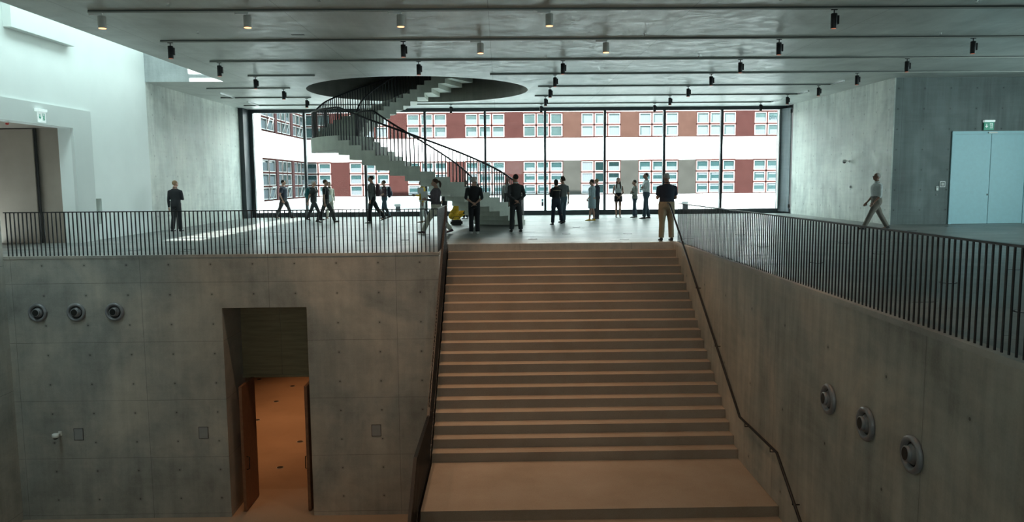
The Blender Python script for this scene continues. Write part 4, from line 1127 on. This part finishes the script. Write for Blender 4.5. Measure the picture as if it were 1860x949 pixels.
r_, J_ = person(-3.1, 30.6, LEFT+.2, 1.70, 'person in yellow blouse and white trousers standing under the spiral stair', sex='f', top='c_yellow', sleeve='long', hem=.53, bottom='c_white', legs=((6, 6), (-8, 10)), arms=('hang', 'hold'), hair='bob', hairc='c_hair_brown', shoes='c_tan', voxel=.018, build=1.05)
r_, J_ = person(-2.0, 23.9, LEFT, 1.80, 'person with ponytail, mauve grey jacket and pale trousers walking left by the stair head', sex='f', build=1.25, top='c_mauve', sleeve='long', hem=.555, bottom='c_cream', legs=((30, 4), (-24, 16)), arms=('hold', 'phone'), hair='ponytail', hairc='c_hair_brown', shoes='c_maroon', headpitch=-4, belt='c_white', jacket=True)
sheet(r_, J_, 'white sheets held by the person with the ponytail', 'paper_sheet', (.22, .30), V3(-.05, .19, .70), -.2, yaw=1.35)
sheet(r_, J_, 'single pale sheet held out in front of the person with the ponytail', 'paper_sheet', (.19, .18), V3(.02, .26, .795), 0, yaw=1.45)
t = thing('phone', (-2.0, 23.9, 0), 'black phone in the hand of the person with the ponytail', 'phone', rz=LEFT)
o_ = MB().box(-.037, .037, -.075, .075, -.005, .005).obj('casing', 'c_shoe', t, bevel=.003); o_.location = J_['m'](V3(.075, .205, .672)); q_ = MB().box(-.032, .032, -.068, .068, .0052, .0062).obj('screen', 'dark', t); q_.location = o_.location
# around the spiral stair
person(-.80, 23.6, AWAY, 1.76, 'person all in black with rolled sleeves, hands clasped behind, back turned', build=1.02, top='c_black', sleeve='elbow', hem=.56, bottom='c_black', legs=((0, 0), (0, 2)), stance=.055, arms=('behind', 'behind'), hair='cropped', hairc='c_hair_grey', shoes='c_shoewhite')
person(.50, 24.4, AWAY+.15, 1.83, 'person in a dark suit, hands clasped behind, back turned, beside the spiral stair foot', top='c_charcoal', sleeve='long', hem=.49, bottom='c_charcoal', legs=((2, 2), (-2, 2)), stance=.078, arms=('behind', 'behind'), hairc='c_hair_dark', jacket=True, collar='c_white', headyaw=25, glasses=True)
for x, y, h, sx, tp, hr, hc_, lab in ((-2.42, 33.5, 1.72, 'm', 'c_darkgrey', 'curly', 'c_hair_brown', 'person with curly hair seen over the spiral stair, leftmost of the four heads'),
                                 (-1.92, 33.7, 1.66, 'f', 'c_beige', 'bob', 'c_hair_fair', 'person with fair hair seen between the spiral stair balusters, second of the four heads'),
                                 (-1.50, 33.2, 1.68, 'f', 'c_teal', 'bob', 'c_hair_dark', 'person in a teal top half hidden behind the person in black'),
                                 (-1.12, 34.0, 1.82, 'm', 'c_jeans', 'short', 'c_hair_brown', 'person in a blue shirt seen just above the head of the person in black')):
    person(x, y, LEFT-.4 if sx == 'm' else TOWARD-.5, h, lab, sex=sx, top=tp, sleeve='long', bottom='c_charcoal', arms=('hang', 'fold'), hair=hr, hairc=hc_, voxel=.02)
person(.33, 33.6, TOWARD-.3, 1.76, 'person in striped shirt and dark skirt behind the spiral stair railing', sex='f', top='c_vstripe', sleeve='long', bottom='c_charcoal', lower='skirt', arms=('hang', 'hang'), hair='short', voxel=.018)
# towards the glass front
person(2.05, 28.1, AWAY+.4, 1.66, 'person in black top with a pale chest band and navy trousers, one leg crossed', sex='f', build=1.08, top='c_black', sleeve='elbow', hem=.57, bottom='c_navy', legs=((4, 2), (-16, 14)), stance=.07, arms=('fold', 'fold'), hair='bob', hairc='c_hair_dark', sash='c_beige')
person(2.42, 29.6, AWAY+.5, 1.76, 'person in grey shirt and jeans standing just behind the banded black top', top='c_grey', sleeve='short', bottom='c_jeans', legs=((0, 2), (6, 4)), arms=('fold', 'hang'), hair='curly', hairc='c_hair_brown', headyaw=20)
person(3.68, 30.7, LEFT-.3, 1.66, 'person in a loose pale knee-length dress and yellow shoes', sex='f', build=1.12, top='c_lightblue', sleeve='elbow', hem=.58, bottom='c_lightblue', lower='dress', arms=('clasp', 'hang'), hair='short', hairc='c_hair_dark', shoes='c_yellow', legs=((6, 0), (-3, 4)))
person(4.05, 32.1, LEFT-.6, 1.68, 'person in dark T-shirt standing behind the pale dress', top='c_navy', sleeve='short', bottom='c_charcoal', hair='short', hairc='c_hair_fair', arms=('fold', 'fold'), voxel=.018)
person(5.12, 33.2, TOWARD, 1.72, 'person with long brown hair in white top and short dark skirt, facing the hall', sex='f', build=.95, top='c_white', sleeve='none', hem=.60, bottom='c_black', lower='skirt', arms=('clasp', 'clasp'), hair='long', hairc='c_hair_brown')
person(5.78, 32.9, LEFT, 1.62, 'shorter person in a checked jacket and jeans, arms folded', sex='f', top='c_checks', sleeve='long', hem=.50, bottom='c_jeans', arms=('fold', 'fold'), hair='short', hairc='c_hair_dark', legs=((4, 2), (-4, 4)), jacket=True, shoes='c_grey')
person(6.08, 31.9, LEFT, 1.92, 'tall person in white shirt and jeans, arms folded, near the glass front', top='c_white', sleeve='long', hem=.58, bottom='c_jeans', arms=('fold', 'fold'), hair='cropped', hairc='c_hair_dark', legs=((6, 0), (-6, 6)), headpitch=3)
r_, J_ = person(4.42, 20.3, AWAY+.05, 1.80, 'person in navy polo shirt and khaki trousers at the top right corner of the stairs', build=1.20, top='c_navy', sleeve='short', hem=.575, bottom='c_beige', arms=('hold', 'hold'), hair='cropped', hairc='c_hair_grey', headpitch=-14, legs=((0, 0), (0, 2)), stance=.065, collar='c_navy', voxel=.014)
t = thing('phone', (4.42, 20.3, 0), 'small black phone held by the person in the navy polo shirt', 'phone', rz=AWAY+.05)
o_ = MB().box(-.085, .085, -.045, .045, -.005, .005).obj('casing', 'c_shoe', t, bevel=.003); o_.location = J_['m'](V3(0, .19, .665)); q_ = MB().box(-.075, .075, -.04, .04, .0052, .0062).obj('screen', 'dark', t); q_.location = o_.location
# right side
person(11.65, 23.6, LEFT, 1.84, 'person in white shirt and taupe trousers striding left by the pale concrete wall', build=1.05, top='c_white', sleeve='elbow', hem=.585, bottom='c_taupe', legs=((28, 2), (-26, 6)), arms=('reach', 'reach'), hair='cropped', hairc='c_hair_grey', skin='skin_dark', belt='c_shoe', collar='c_white', headpitch=6, glasses=True, voxel=.013)
# crouching photographer half hidden by the railing
def crouched():
    root = thing('person', (-1.80, 29.4, 0), 'person in yellow crouching low behind the stair railing', 'person', rz=-1.2)
    H = 1.7
    solid([T([(0, 0, .30), (0, .08, .48), (0, .2, .72), (0, .26, .88)], [(.17, .14), (.16, .12), (.18, .12), (.08, .07)]), E_((0, .36, 1.02), (.075, .095, .11)),
           T([(-.1, 0, .30), (-.16, .42, .46), (-.15, .22, .07)], [.09, .07, .05]), T([(.1, 0, .30), (.14, .34, .36), (.13, -.02, .08)], [.09, .07, .05]),
           T([(-.18, .2, .75), (-.26, .36, .56), (-.06, .52, .80)], [.05, .042, .03]), T([(.18, .2, .75), (.26, .36, .58), (.06, .52, .82)], [.05, .042, .03])], 'body', 'skin', root, .018)
    solid([T([(0, -.02, .36), (0, .08, .48), (0, .2, .72), (0, .25, .84)], [(.19, .16), (.18, .14), (.20, .14), (.10, .08)]),
           T([(-.18, .2, .75), (-.26, .36, .56), (-.14, .46, .70)], [.07, .055, .045]), T([(.18, .2, .75), (.26, .36, .58), (.14, .46, .72)], [.07, .055, .045])], 'shirt', 'c_yellow', root, .02)
    solid([E_((0, -.02, .30), (.19, .17, .14)), T([(-.1, 0, .30), (-.16, .44, .47), (-.15, .22, .10)], [.11, .085, .065]), T([(.1, 0, .30), (.14, .36, .37), (.13, -.02, .11)], [.11, .085, .065])], 'trousers', 'c_yellow', root, .02)
    for x, y in ((-.15, .27), (.13, .03)): MB().add(*(lambda q: (q.v, q.f))(MB().box(x-.045, x+.045, y-.10, y+.15, 0, .07))).obj('shoe', 'c_shoe', root, bevel=.02)
    solid([E_((0, .345, 1.045), (.084, .098, .10))], 'hair', 'c_hair_dark', root, .014)
crouched()
t = thing('shoulder_bag', (-1.62, 28.3, 0), 'black bag lying on the floor behind the stair railing', 'bag', rz=.3)
MB().box(-.22, .22, -.12, .12, 0, .20).obj('bag_body', 'c_shoe', t, bevel=.05); MB().tube([(-.18, 0, .18), (-.10, 0, .32), (.10, 0, .32), (.18, 0, .18)], .012, 6).obj('strap', 'c_shoe', t)
